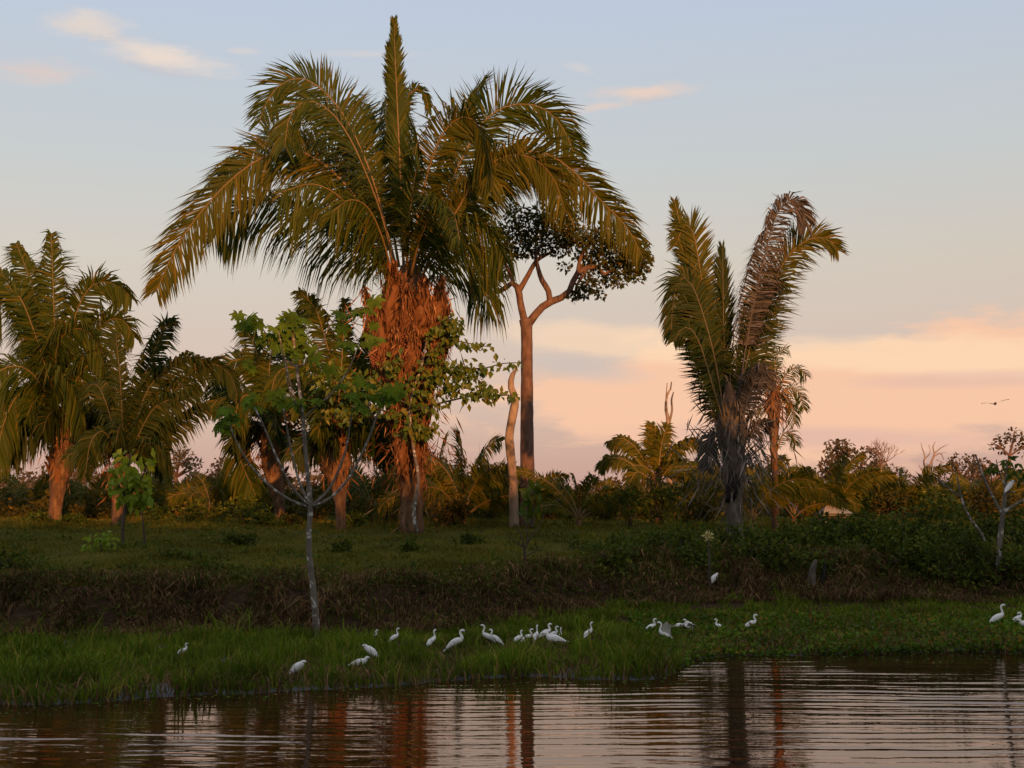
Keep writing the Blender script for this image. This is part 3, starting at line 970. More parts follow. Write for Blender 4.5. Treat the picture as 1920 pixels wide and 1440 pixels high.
def right_palm():
    Y = 46.0
    base = on_ground(1378, Y)
    root = thing('palm_tree', 'grey ragged palm standing alone at right with brown withered fronds', 'palm tree', base)
    P = lambda q, dy=0: list(at(q[0], q[1], Y + dy))
    palm_trunk(root, base, [list(base - Vector((0, 0, .2))), P((1377, 950)), P((1376, 900)), P((1374, 850)), P((1372, 800)), P((1372, 740))],
               [.30, .26, .30, .42, .48, .30], 'palm_bark_grey', boots=34, boot_len=.95, bmat='fibre_grey')
    fibres(root, base, at(1373, 830, Y), (1.2, 1.0, 2.6), 700, .75, 'fibre_grey', w=.045)
    g = G()
    b = np.array(base)
    tube(g, np.array([P((1362, 940), -.25), P((1372, 925), -.38), P((1376, 905), -.42), P((1372, 885), -.3)]) - b, [.10, .20, .20, .06], n=9, sides=9, rough=.25)
    g.build('black_hollow', 'black_wood', root, smooth=True)  # raised near-black tube stands for the black hollow
    fr = [
        ('palm_leaf_gold', dict(leaf_len=1.05, roll=(70, 85), droop=.15), [(1366, 820), (1345, 700), (1319, 545), (1304, 455), (1293, 420), (1280, 425), (1268, 460)]),
        ('palm_leaf_gold', dict(leaf_len=.85, roll=(70, 85), droop=.15, ang=(40, 62)), [(1366, 830, .5), (1332, 640, .7), (1287, 470, .8), (1265, 378, .8)]),
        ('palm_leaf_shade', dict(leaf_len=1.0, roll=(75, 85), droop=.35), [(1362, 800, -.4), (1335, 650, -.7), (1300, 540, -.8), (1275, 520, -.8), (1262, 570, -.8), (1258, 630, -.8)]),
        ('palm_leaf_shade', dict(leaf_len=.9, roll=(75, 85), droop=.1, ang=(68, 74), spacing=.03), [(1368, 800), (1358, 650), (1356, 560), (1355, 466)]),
        ('palm_dead', dict(leaf_len=1.15, roll=(60, 85), droop=1.5, twist=1.0), [(1376, 800, -.4), (1402, 630, -.6), (1430, 495, -.7), (1457, 400, -.7), (1484, 376, -.7), (1507, 398, -.7), (1512, 425, -.7)]),
        ('palm_leaf_gold', dict(leaf_len=1.15, roll=(70, 85), droop=.35), [(1380, 810), (1425, 610, .2), (1466, 498, .3), (1510, 452, .3), (1548, 446, .3), (1572, 470, .3)]),
        ('palm_leaf_shade', dict(leaf_len=1.05, roll=(60, 80), droop=.5), [(1376, 810, -.2), (1395, 700, -.4), (1420, 600, -.4), (1440, 540, -.4), (1468, 530, -.4)]),
        ('palm_leaf_shade', dict(leaf_len=.8, roll=(60, 85), droop=1.2, twist=.6), [(1362, 810, -.6), (1335, 720, -1), (1310, 640, -1.2), (1285, 612, -1.3), (1262, 640, -1.3)]),
        ('palm_leaf_shade', dict(leaf_len=.85, roll=(70, 85), droop=.3), [(1360, 830, .2), (1338, 740, .2), (1305, 650, .2), (1278, 600, .2), (1262, 600, .2)]),
        ('palm_dead', dict(leaf_len=.8, roll=(60, 85), droop=1.0, twist=1.0), [(1382, 830, -.5), (1405, 740, -.9), (1428, 690, -1), (1440, 720, -1)]),
        ('palm_dead', dict(leaf_len=.5, roll=(40, 85), droop=1.0, twist=1.0), [(1390, 840), (1412, 805), (1432, 790), (1445, 800)]),
        ('palm_dead', dict(leaf_len=.6, roll=(40, 85), droop=1.0, twist=1.0), [(1360, 850, -.3), (1340, 810, -.5), (1328, 830, -.6), (1325, 880, -.6)]),
        ('palm_leaf_shade', dict(leaf_len=.8, roll=(40, 85), droop=.5), [(1372, 820, .8), (1380, 690, 1.4), (1392, 600, 2), (1398, 560, 2.5)]),
    ]
    for mat, kw, pts in fr:
        a = dict(spacing=.032 if mat != 'palm_dead' else .022, width=.06, r0=.045, start=.16 if mat != 'palm_dead' else .3)
        a.update(kw)
        a['leaf_len'] *= 1.14
        add_frond(root, base, pix_ctrl(pts, Y), mat, 'withered brown frond' if mat == 'palm_dead' else None, **a)


right_palm()

side_palm('palm_tree', 'slim palm with bare lit stem and small spiky tuft', 1454, 58,
          [(1453, 900), (1451, 830), (1450, 770), (1454, 725)], [.15, .13, .16, .27, .18],
          [[(1454, 740), (1452, 690), (1460, 662), (1478, 652)],
           [(1454, 735), (1450, 690), (1448, 655)],
           [(1455, 740), (1475, 700), (1496, 690), (1512, 705)],
           [(1455, 745), (1480, 728), (1498, 736), (1508, 768)],
           [(1455, 750), (1474, 745), (1486, 765), (1490, 795)],
           [(1452, 740), (1434, 700), (1420, 695), (1408, 715)],
           [(1450, 770), (1432, 758), (1416, 765)],
           [(1456, 770), (1470, 752), (1484, 760)],
           [(1455, 850), (1468, 815), (1484, 812), (1492, 835)]],
          0, (1452, 740), leaf_len=.72, boots=18, boot_len=.5, fib=160, spacing=.05, width=.045)

side_palm('palm_tree', 'low stemless palm with broad arching fronds between the pink trunk and grey palm', 1228, 62,
          [(1228, 935), (1229, 905), (1230, 890)], [.22, .22, .25, .2],
          [[(1222, 900), (1207, 865), (1191, 839), (1167, 822), (1140, 830)],
           [(1220, 905, -.4), (1186, 872, -.6), (1165, 860, -.7), (1140, 860, -.8), (1122, 880, -.8)],
           [(1228, 895), (1223, 840), (1221, 792)],
           [(1231, 895), (1230, 845), (1229, 800)],
           [(1234, 895), (1240, 835), (1251, 797)],
           [(1238, 895), (1262, 848), (1290, 827), (1326, 834)],
           [(1240, 900, -.4), (1272, 880, -.7), (1305, 873, -.8), (1330, 884, -.8)],
           [(1236, 900, -.5), (1262, 870, -1), (1285, 872, -1.2), (1300, 905, -1.4)],
           [(1222, 900, -.5), (1195, 885, -1.2), (1180, 905, -1.4)]],
          2, (1230, 895), mat='palm_leaf_gold', leaf_len=.85, flen=(1.6, 2.2), boots=6, boot_len=.4, fib=40, spacing=.034)

LOW_PALMS = [
    # px, distance, crown py, number, length range, leaf, material, label
    (1085, 60, 945, 10, (2.0, 2.7), .42, 'palm_leaf_gold', 'low feathery palm just right of the tall forked tree'),
    (868, 64, 955, 13, (3.0, 4.4), .9, 'palm_leaf_gold', 'low golden palm just right of the tallest palm\'s foot'),
    (905, 78, 930, 9, (2.2, 3.2), .8, 'palm_leaf_gold', 'small palm behind the pale dead trunk\'s left side'),
    (1408, 57, 945, 9, (2.4, 3.6), .7, 'palm_leaf_gold', 'upright young palm close behind the grey ragged palm'),
    (1488, 63, 945, 10, (2.0, 2.9), .7, 'palm_leaf_gold', 'young palm right of the slim bare-stemmed palm'),
    (1290, 70, 950, 8, (1.4, 2.2), .6, 'palm_leaf_gold', 'orange-lit low palm left of the grey ragged palm\'s trunk'),
    (1560, 72, 955, 9, (2.2, 3.0), .7, 'palm_leaf_gold', 'low palm before the rounded brown tree at right'),
    (1645, 74, 935, 10, (2.2, 3.0), .75, 'palm_leaf_gold', 'low palm under the leafless reddish tree'),
    (1700, 82, 945, 9, (2.2, 3.0), .7, 'palm_leaf_gold', 'low palm left of the bleached dead snag'),
    (1845, 80, 950, 9, (2.0, 3.0), .7, 'palm_leaf_gold', 'low palm behind the egret\'s perch tree'),
    (395, 76, 950, 10, (2.2, 3.2), .75, 'palm_leaf_gold', 'low palm in the thicket left of the pale sapling'),
    (325, 80, 955, 9, (2.0, 3.0), .75, 'palm_leaf_gold', 'low palm right of the yellow-green sapling'),
    (455, 84, 945, 9, (2.2, 3.2), .75, 'palm_leaf_gold', 'low palm beside the left shaggy-trunked palm'),
    (700, 74, 955, 9, (2.2, 3.0), .75, 'palm_leaf', 'dark low palm left of the tallest palm\'s foot'),
    (815, 70, 930, 9, (2.4, 3.6), .8, 'palm_leaf_gold', 'low palm half hidden behind the tallest trunk'),
    (60, 84, 950, 9, (2.0, 3.0), .75, 'palm_leaf_gold', 'low palm left of the thick orange-lit trunk'),
    (170, 82, 950, 9, (2.0, 3.0), .75, 'palm_leaf_gold', 'low palm right of the thick orange-lit trunk'),
    (1000, 76, 955, 8, (1.8, 2.6), .7, 'palm_leaf_gold', 'small low palm at the tall forked tree\'s foot'),
    (1160, 74, 955, 6, (1.2, 1.8), .5, 'palm_leaf_gold', 'small low palm under the broad low palm\'s left fronds'),
]


def low_palm(px, Y, cpy, n, fl, leaf, mat, label):
    base = on_ground(px, Y)
    root = thing('palm_tree', label, 'palm tree', base, 'low palms in the thicket')
    c = Vector((base.x, base.y, base.z + .3))
    g = G()
    b = np.array(base)
    tube(g, [[0, 0, -.1], list(np.array(c) - b)], [.16, .13], n=5, sides=8, rough=.15)
    g.build('trunk', 'palm_bark', root, smooth=True)
    for i in range(n):
        a = 360 * (i + random.uniform(-.35, .35)) / n
        e = random.uniform(58, 88) if i % 3 else random.uniform(35, 60)
        add_frond(root, base, arc_ctrl(c, a, e, random.uniform(*fl) * 1.42, random.uniform(50, 115)), mat, leaf_len=leaf * 1.15, roll=(30, 78), spacing=.055, width=.08, droop=.4, r0=.04, start=.2)


for lp in LOW_PALMS:
    low_palm(*lp)


# ------------------------------------------------------------------ broadleaf trees
def crown_cards(g, base, clumps, per_m3, size, up=.3, squash=.75):
    """leaves spread through each clump (centre, radius)"""
    b = np.array(base)
    for c, r in clumps:
        n = max(int(per_m3 * r ** 2.2), 8)
        d = rand_dirs(n)
        q = np.array(c) - b + d * (r * RNG.random(n) ** .45)[:, None] * np.array([1, 1, squash])
        leaf_cards(g, q, unit(d * .6 + rand_dirs(n) * .8 + np.array([0, 0, -.25])), rand_dirs(n, up=.9), size * RNG.uniform(.7, 1.3, n), size * RNG.uniform(.45, .7, n))


def pixel_tree(name, label, px, Y, trunk, limbs, clumps, bark, leaf, per=60, size=.2, cat='tree', sides=9, group=None, twigs=0, squash=.75):
    base = on_ground(px, Y)
    root = thing(name, label, cat, base, group)
    b = np.array(base)
    k = Y / F
    g = G()
    tp = [list(base - Vector((0, 0, .2)))] + [list(at(q[0], q[1], Y)) for q in trunk]
    tr = [trunk[0][2] * k * 1.1] + [q[2] * k for q in trunk]
    tube(g, np.array(tp) - b, tr, n=26, sides=sides + 3, rough=.04)
    g.build('trunk', bark, root, smooth=True)
    for lb in limbs:
        g = G()
        tube(g, np.array([list(at(q[0], q[1], Y + (q[3] if len(q) > 3 else 0))) for q in lb]) - b, [q[2] * k for q in lb], n=12, sides=7, rough=.04)
        g.build('limb', bark, root, smooth=True)
    if clumps:
        g = G()
        cl = [(at(c[0], c[1], Y + (c[3] if len(c) > 3 else random.uniform(-1, 1))), c[2] * k) for c in clumps]
        crown_cards(g, b, cl, per, size, squash=squash)
        g.build('crown', leaf, root)
    return root


pixel_tree('forked_tree', 'tall pinkish forked tree with small dark leaves behind the tallest palm', 988, 62,
           [(989, 900, 13.5), (988, 800, 12.5), (988, 680, 11), (987, 610, 11), (986, 600, 13)],
           [[(984, 606, 7.4), (976, 570, 6.6), (972, 545, 6.6), (962, 530, 5.7), (940, 545, 4.9), (915, 550, 4.1), (895, 548, 2.5)],
            [(972, 548, 5.7), (988, 520, 4.9), (1005, 490, 4.1), (1020, 480, 3.3), (1040, 470, 2.5)],
            [(992, 606, 8.2), (1012, 580, 7.4), (1032, 566, 7.4), (1050, 560, 6.6), (1068, 545, 5.7), (1080, 515, 5.7), (1100, 502, 4.9), (1120, 500, 4.1), (1135, 515, 3.3), (1150, 505, 2.5)],
            [(1031, 568, 5.7), (1028, 545, 5.7), (1016, 525, 5.3), (1008, 500, 4.1), (1005, 475, 3.3), (1020, 455, 2.5)],
            [(1082, 515, 4.1), (1090, 480, 3.3), (1110, 455, 2.5), (1120, 440, 1.6)],
            [(962, 528, 4.1), (950, 500, 3.3), (935, 475, 2.5)],
            [(1100, 505, 3.3), (1080, 540, 2.5), (1090, 555, 1.6)]],
           [(930, 470, 30), (960, 440, 34), (1000, 430, 34), (1040, 425, 36), (985, 470, 22), (1080, 440, 36), (1120, 455, 34), (1150, 480, 32), (1185, 490, 30), (1200, 500, 22), (1170, 460, 26),
            (1100, 480, 26), (1140, 520, 22), (1090, 545, 20), (1110, 535, 20), (1075, 555, 14), (900, 535, 20), (915, 520, 22), (940, 510, 22), (1050, 465, 22), (1020, 400, 28), (970, 400, 26),
            (1180, 515, 18), (1215, 485, 12), (920, 430, 24), (1065, 400, 24), (1060, 500, 12), (1140, 440, 30), (1195, 470, 24), (1125, 490, 26), (1160, 505, 24), (1195, 520, 14), (1100, 515, 18), (1060, 440, 30), (1010, 460, 26), (950, 475, 24), (1125, 550, 12), (1160, 530, 14)],
           'bark_smooth', 'tree_leaf_dark', per=620, size=.21)

r = pixel_tree('dead_tree', 'bare crooked dead trunk standing left of the forked tree', 964, 60,
               [(963, 940, 8.5), (961, 890, 8), (956, 835, 8.5), (955, 815, 8), (964, 765, 8), (966, 748, 7), (958, 725, 6), (960, 705, 5), (968, 692, 2)],
               [[(958, 835, 6), (951, 828, 4), (949, 822, 1)]], [], 'bark_dead', None)

pixel_tree('dead_tree', 'slender bare snag with twin upright branches above the broad low palm', 1255, 96,
           [(1255, 900, 5), (1254, 830, 4.5), (1253, 800, 4), (1251, 775, 3)],
           [[(1252, 790, 3), (1249, 760, 2.2), (1251, 740, 2), (1257, 730, 1.6), (1259, 716, 1)], [(1250, 765, 1.6), (1249, 745, 1.2), (1251, 718, .8)],
            [(1254, 795, 2.8), (1260, 770, 2), (1259, 750, 1.8), (1263, 735, 1)], [(1251, 785, 1.5), (1247, 770, 1), (1247, 752, .6)]], [], 'bark_dead', None)

pixel_tree('dead_tree', 'bleached dead snag with crooked branches on the right skyline', 1737, 92,
           [(1737, 925, 5.40), (1738, 890, 4.95), (1740, 875, 4.50)],
           [[(1738, 884, 2.20), (1732, 868, 1.65), (1734, 855, 1.32), (1729, 840, 0.77), (1727, 830, 0.44)], [(1740, 880, 2.48), (1748, 862, 1.93), (1752, 850, 1.54), (1749, 838, 0.99), (1754, 828, 0.44)],
            [(1751, 856, 1.32), (1763, 850, 0.99), (1770, 862, 0.66)], [(1752, 850, 1.10), (1764, 840, 0.83), (1776, 834, 0.44)], [(1733, 862, 1.10), (1744, 848, 0.77), (1741, 834, 0.44)],
            [(1737, 885, 1.32), (1727, 880, 0.99), (1724, 872, 0.50)], [(1764, 850, 0.66), (1774, 848, 0.33)], [(1756, 862, 0.88), (1770, 868, 0.44)]], [], 'bark_dead', None)


def bare_tree():
    Y, px = 120, 1650
    base = on_ground(px, Y)
    root = thing('bare_tree', 'leafless reddish tree with fine twigs on the right skyline', 'tree', base)
    b = np.array(base)
    g = G()
    tube(g, np.array([list(base - Vector((0, 0, .2))), list(at(1650, 900, Y)), list(at(1652, 878, Y))]) - b, [.3, .25, .18], n=6, sides=7)
    g.build('trunk', 'bark_dead', root, smooth=True)
    g = G()
    rr = random.Random(5)

    def grow(p, d, L, r, depth):
        q = p + d * L
        tube(g, [list(p), list((p + q) / 2 + Vector((rr.uniform(-.1, .1), 0, rr.uniform(-.05, .1))) * L), list(q)], [r, r * .8, r * .6], n=4, sides=4, cap=False)
        if depth:
            for _ in range(3):
                nd = (d + Vector((rr.uniform(-.7, .7), rr.uniform(-.7, .7), rr.uniform(-.1, .5)))).normalized()
                grow(q, nd, L * rr.uniform(.6, .85), r * .55, depth - 1)
    top = at(1652, 880, Y) - base
    for i in range(5):
        grow(top, Vector((rr.uniform(-.8, .8), rr.uniform(-.6, .6), .8)).normalized(), 1.0, .07, 3)
    o = g.build('twigs', 'twig_far', root)
    o['kind'] = 'stuff'


bare_tree()

# cleaner far trees: px, distance, crown py, crown rx px, ry px, clump count, label
FAR = [
    (330, 130, 885, 34, 24, 12, 'rounded far tree on the skyline right of the yellow-green sapling'),
    (385, 150, 905, 30, 20, 9, 'small far tree between the rounded one and the two shaggy palms'),
    (425, 140, 895, 32, 22, 11, 'purplish far tree left of the two shaggy-trunked palms'),
    (290, 160, 915, 30, 18, 8, 'low far tree behind the yellow-green sapling'),
    (20, 150, 915, 36, 22, 9, 'far tree low at the left picture edge'),
    (150, 160, 905, 30, 18, 8, 'far tree behind the thick orange-lit palm trunk'),
    (745, 150, 900, 30, 20, 9, 'far tree glimpsed behind the tallest palm\'s trunk'),
    (850, 130, 890, 36, 24, 10, 'far tree right of the tallest palm\'s trunk'),
    (915, 140, 905, 40, 22, 10, 'far tree left of the dead crooked trunk'),
    (1030, 190, 930, 30, 12, 7, 'low far tree right of the forked trunk'),
    (1330, 150, 905, 34, 20, 9, 'far tree behind the grey ragged palm\'s left side'),
    (1440, 140, 890, 30, 26, 10, 'far tree behind the slim bare-stemmed palm'),
    (1505, 150, 915, 28, 18, 8, 'small far tree left of the large rounded brown tree'),
    (1590, 125, 880, 52, 34, 22, 'large rounded brownish tree on the right skyline'),
    (1675, 140, 905, 34, 20, 10, 'low far tree under the leafless reddish tree'),
    (1800, 150, 890, 40, 22, 12, 'spreading far tree right of the bleached snag'),
    (1765, 160, 910, 30, 16, 8, 'low far tree touching the bleached snag'),
    (1850, 140, 900, 38, 22, 11, 'far tree behind the egret\'s perch tree'),
    (1915, 150, 905, 30, 22, 9, 'far tree low at the right picture edge'),
]
for (px, Y, cpy, rx, ry, n, label) in FAR:
    cpy, rx, ry = cpy - 8, rx * 1.2, ry * 1.2
    rr = random.Random(px)
    cl = []
    for i in range(n):
        a, q = rr.uniform(0, 2 * math.pi), math.sqrt(rr.random())
        cl.append((px + math.cos(a) * rx * q, cpy + math.sin(a) * ry * q, rr.uniform(.38, .6) * ry * 1.1, rr.uniform(-1, 1) * rx * Y / F * .8))
    lim = [[(px, cpy + ry * .6, 3.0), (c[0], c[1], 1.0, c[3])] for c in cl[:5]]
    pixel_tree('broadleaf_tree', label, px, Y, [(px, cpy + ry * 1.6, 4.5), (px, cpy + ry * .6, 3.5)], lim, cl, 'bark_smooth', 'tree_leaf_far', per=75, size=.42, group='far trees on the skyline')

pixel_tree('broadleaf_tree', 'clear-stemmed tree with airy crown rising at the right picture edge', 1893, 105,
           [(1893, 920, 4), (1892, 880, 3.5), (1893, 850, 3)],
           [[(1893, 855, 2.5), (1875, 838, 1.8), (1862, 832, 1)], [(1893, 852, 2.5), (1900, 825, 2), (1902, 808, 1)], [(1893, 855, 2), (1912, 842, 1.5), (1925, 835, 1)]],
           [(1868, 832, 12), (1880, 822, 13), (1898, 812, 14), (1912, 820, 14), (1925, 825, 14), (1880, 842, 9), (1905, 838, 11), (1920, 845, 10), (1860, 838, 7), (1890, 830, 12)],
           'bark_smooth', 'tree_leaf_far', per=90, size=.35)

# a far wood closing the horizon
def far_wood():
    g = G()
    n = 30000
    x = RNG.uniform(-150, 150, n)
    y = RNG.uniform(230, 290, n)
    hh = 2.9 + 2.0 + 4.0 * vnoise(x, 0, 14.0, 31) + 2.0 * vnoise(x, 0, 4.0, 32)
    z = 2.7 + (hh - 2.7) * RNG.random(n)
    leaf_cards(g, np.stack([x, y, z], 1), rand_dirs(n), rand_dirs(n, .5), RNG.uniform(.7, 1.4, n), RNG.uniform(.5, .9, n))
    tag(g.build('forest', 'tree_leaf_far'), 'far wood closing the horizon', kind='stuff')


far_wood()


def undergrowth():
    g = G()
    n = 60000
    y = RNG.uniform(74, 125, n)
    x = RNG.uniform(-1, 1, n) * (.40 * y + 2)
    h = .35 + 1.6 * vnoise(x, y, 4.5, 71) ** 1.5 + .5 * vnoise(x, y, 1.2, 72)
    z = terr(x, y) + h * RNG.random(n) ** .7
    leaf_cards(g, np.stack([x, y, z], 1), rand_dirs(n), rand_dirs(n, .6), RNG.uniform(.22, .5, n), RNG.uniform(.14, .3, n))
    tag(g.build('undergrowth', 'bush_leaf_warm'), 'tangled warm-lit undergrowth behind the pasture', 'undergrowth', kind='stuff')


undergrowth()


# ------------------------------------------------------------------ the pale sapling with lobed leaves in front
def lobed_leaf_mesh():
    """palmate leaf with nine lobes, lobes drooping, local stalk end at the origin, 1 m across"""
    g = G()
    r = np.random.default_rng(5)
    V = [(0, 0, 0)]
    nl = 7
    ang = np.linspace(-150, 150, nl)
    pts = []
    for i, a in enumerate(ang):
        L = .5 * (1.0 - .25 * abs(a) / 150) * r.uniform(.9, 1.1)
        for (da, q) in ((-15, .62), (-8, .92), (0, 1.0), (8, .92), (15, .62)):
            b = R(a + da)
            rad = L * q
            pts.append((math.sin(b) * rad, math.cos(b) * rad, -.42 * rad * rad / .25 * .5 + (.03 if da == 0 else 0)))
        if i < nl - 1:
            b = R((a + ang[i + 1]) / 2)
            pts.append((math.sin(b) * L * .72, math.cos(b) * L * .72, -.11))
    V += pts
    t = [(0, i + 1, i) for i in range(1, len(V) - 1)]
    g.add(V, t)
    return g.mesh('leaf', 'cecropia_leaf')


def cecropia():
    Y = 34.7
    base = on_ground(593, Y)
    root = thing('sapling_tree', 'pale slender sapling with candelabra branches and big lobed leaves', 'tree', base)
    b = np.array(base)
    k = Y / F
    P = lambda q: list(np.array(at(q[0], q[1], Y + (q[3] if len(q) > 3 else 0))) - b)
    g = G()
    tr = [(594, 1195, 9), (590, 1130, 8.5), (581, 1050, 7.5), (579, 1000, 7), (582, 950, 7), (575, 870, 5.5), (568, 790, 4.8), (558, 700, 4), (552, 650, 3.5), (549, 612, 3)]
    tube(g, [P(q) for q in tr], [q[2] * k * .72 for q in tr], n=40, sides=10, rough=.05)
    g.build('trunk', 'bark_cecropia', root, smooth=True)
    limbs = [
        [(580, 950, 5), (545, 938, 4), (505, 910, 3.5), (468, 870, 3), (442, 825, 2.6), (428, 790, 2)],
        [(578, 948, 4.5, -.2), (545, 910, 3.5, -.4), (518, 855, 3, -.6), (495, 800, 2.6, -.7), (478, 765, 2, -.8)],
        [(577, 940, 4.5, .3), (560, 900, 3.5, .6), (545, 840, 3, .8), (536, 790, 2.5, .9), (530, 760, 2, .9)],
        [(586, 950, 5), (618, 935, 4), (655, 895, 3.5), (688, 830, 3), (710, 770, 2.5), (718, 745, 2)],
        [(585, 948, 4.5, .4), (618, 915, 3.5, .7), (645, 855, 3, .9), (656, 800, 2.5, 1), (662, 760, 2, 1)],
        [(566, 790, 3.5), (590, 765, 3), (625, 735, 2.6), (655, 690, 2.2), (672, 650, 1.8), (690, 640, 1.5)],
        [(559, 688, 3), (585, 672, 2.6), (605, 640, 2.3), (622, 605, 2), (655, 590, 1.7), (690, 573, 1.4)],
        [(558, 690, 2.8), (530, 672, 2.2), (510, 655, 2), (498, 625, 1.8), (480, 600, 1.5)],
        [(555, 760, 2.8, -.3), (540, 700, 2.2, -.5), (528, 650, 2, -.6), (522, 620, 1.6, -.7)],
        [(551, 650, 2.5), (545, 620, 2), (540, 600, 1.6)],
        [(565, 780, 2.5, .3), (545, 740, 2, .4), (536, 690, 1.8, .5), (532, 650, 1.5, .5)],
    ]
    for lb in limbs:
        g = G()
        tube(g, [P(q) for q in lb], [q[2] * k * .68 for q in lb], n=14, sides=7, rough=.05)
        g.build('branch', 'bark_cecropia', root, smooth=True)
    me = lobed_leaf_mesh()
    tips = [(475, 598, 5, 22), (455, 610, 3, 16), (540, 598, 8, 26), (522, 612, 6, 24), (500, 625, 3, 14), (640, 598, 4, 18), (690, 575, 4, 16), (672, 580, 2, 12), (690, 632, 5, 20), (665, 650, 4, 16),
            (428, 785, 6, 22), (402, 790, 2, 10), (455, 745, 3, 16), (478, 755, 6, 20), (530, 752, 6, 22), (550, 640, 5, 20), (535, 655, 4, 16), (718, 738, 7, 24), (740, 735, 4, 18), (662, 748, 6, 22), (690, 728, 5, 22),
            (515, 745, 3, 16), (560, 600, 3, 16), (600, 745, 3, 18), (585, 660, 3, 20), (625, 690, 3, 18), (465, 690, 2, 16)]
    rr = random.Random(11)
    for (px, py, n, sp) in tips:
        for i in range(max(n - 1, 2)):
            a = rr.uniform(0, 2 * math.pi)
            o = bpy.data.objects.new('leaf', me)
            COL.objects.link(o)
            o.parent = root
            q = at(px + rr.gauss(0, sp * .62), py + rr.gauss(0, sp * .5), Y + rr.uniform(-.3, .3)) - base
            o.location = q
            s = rr.uniform(.36, .74)
            o.scale = (s, s, s * rr.uniform(.8, 1.4))
            o.rotation_euler = (rr.uniform(-1.15, -.35), rr.uniform(-.4, .4), math.pi + rr.uniform(-1.0, 1.0))


cecropia()


def vine():
    """leafy shrub climbing the tallest palm, branches reaching right"""
    Y = 53.3
    base = on_ground(790, Y)
    root = thing('climbing_shrub', 'leafy climber round the tallest trunk with branches reaching out right', 'climber', base)
    b = np.array(base)
    k = Y / F
    P = lambda q: list(np.array(at(q[0], q[1], Y + (q[3] if len(q) > 3 else 0))) - b)
    stems = [
        [(782, 1000, 5), (775, 960, 5), (785, 900, 4), (775, 840, 4), (768, 780, 4), (775, 730, 3), (790, 690, 2.5), (800, 640, 2)],
        [(776, 770, 3), (810, 760, 2.5), (850, 750, 2), (890, 742, 1.8), (930, 742, 1.4), (972, 740, 1)],
        [(790, 720, 3), (830, 700, 2.5), (870, 692, 2), (910, 690, 1.6), (940, 682, 1.3), (968, 680, 1)],
        [(798, 680, 2.5), (830, 640, 2), (860, 640, 1.6), (885, 645, 1.3), (915, 650, 1)],
        [(840, 700, 2), (880, 705, 1.6), (905, 720, 1.3), (918, 745, 1)],
        [(800, 640, 2), (825, 610, 1.6), (850, 600, 1.3), (862, 615, 1)],
        [(770, 760, 2.5), (730, 740, 2), (690, 715, 1.6), (640, 705, 1.2), (590, 700, 1)],
        [(765, 780, 2.5), (720, 770, 2), (680, 760, 1.6), (640, 775, 1)],
        [(770, 790, 2), (790, 810, 1.6), (820, 800, 1)],
    ]
    for s in stems:
        g = G()
        tube(g, [P(q) for q in s], [q[2] * k * .8 for q in s], n=16, sides=6, rough=.08)
        g.build('stem', 'bark_cecropia' if s is stems[0] else 'bark_dark', root, smooth=True)
    g = G()
    for s in stems[1:]:
        c = curve(np.array([P(q) for q in s]), 60)[:, :3]
        n = int(len(c) * 1.1)
        q = c[RNG.integers(4, len(c), n)] + RNG.normal(0, .13, (n, 3))
        leaf_cards(g, q, np.array([0, -.2, -.75]) + RNG.normal(size=(n, 3)) * .55, np.array([0, -.8, .6]) + RNG.normal(size=(n, 3)) * .5, RNG.uniform(.20, .40, n), RNG.uniform(.13, .24, n))
    for (px, py, rx, ry, n) in [(785, 735, 36, 50, 80), (825, 690, 36, 40, 90), (845, 720, 40, 26, 80), (770, 800, 30, 22, 36), (620, 705, 50, 22, 80), (690, 720, 45, 32, 90), (740, 690, 22, 30, 60), (850, 620, 22, 30, 60), (900, 735, 30, 10, 40), (880, 690, 40, 10, 40), (640, 770, 35, 20, 30)]:
        q = np.array([P((px + RNG.normal() * rx * .5, py + RNG.normal() * ry * .5, 1, RNG.uniform(-.6, .3))) for _ in range(n)])
        leaf_cards(g, q, np.array([0, -.2, -.75]) + RNG.normal(size=(n, 3)) * .55, np.array([0, -.8, .6]) + RNG.normal(size=(n, 3)) * .5, RNG.uniform(.20, .42, n), RNG.uniform(.13, .25, n))
    o = g.build('foliage', 'vine_leaf', root)
    o['kind'] = 'stuff'


vine()


# ------------------------------------------------------------------ saplings, shrubs, bushes
def leafy_sapling(label, px, Y, stem, clumps, per, size, mat='sapling_leaf', bark='bark_dark', name='sapling_tree', cat='sapling', droop=.6):
    base = on_ground(px, Y)
    root = thing(name, label, cat, base)
    b = np.array(base)
    k = Y / F
    for s in stem:
        g = G()
        tube(g, np.array([list(at(q[0], q[1], Y)) for q in s]) - b, [q[2] * k for q in s], n=14, sides=7, rough=.08)
        g.build('stem', bark, root, smooth=True)
    if clumps:
        g = G()
        for (cx, cy, r_) in clumps:
            n = max(int(per * (r_ * k) ** 2), 8)
            c = np.array(at(cx, cy, Y)) - b
            d = rand_dirs(n)
            q = c + d * (r_ * k * RNG.random(n) ** .5)[:, None]
            leaf_cards(g, q, np.array([0, -.1, -droop]) + RNG.normal(size=(n, 3)) * .5, np.array([0, -.8, .5]) + RNG.normal(size=(n, 3)) * .5, size * RNG.uniform(.7, 1.3, n), size * RNG.uniform(.42, .62, n))
        g.build('foliage', mat, root)
    return root


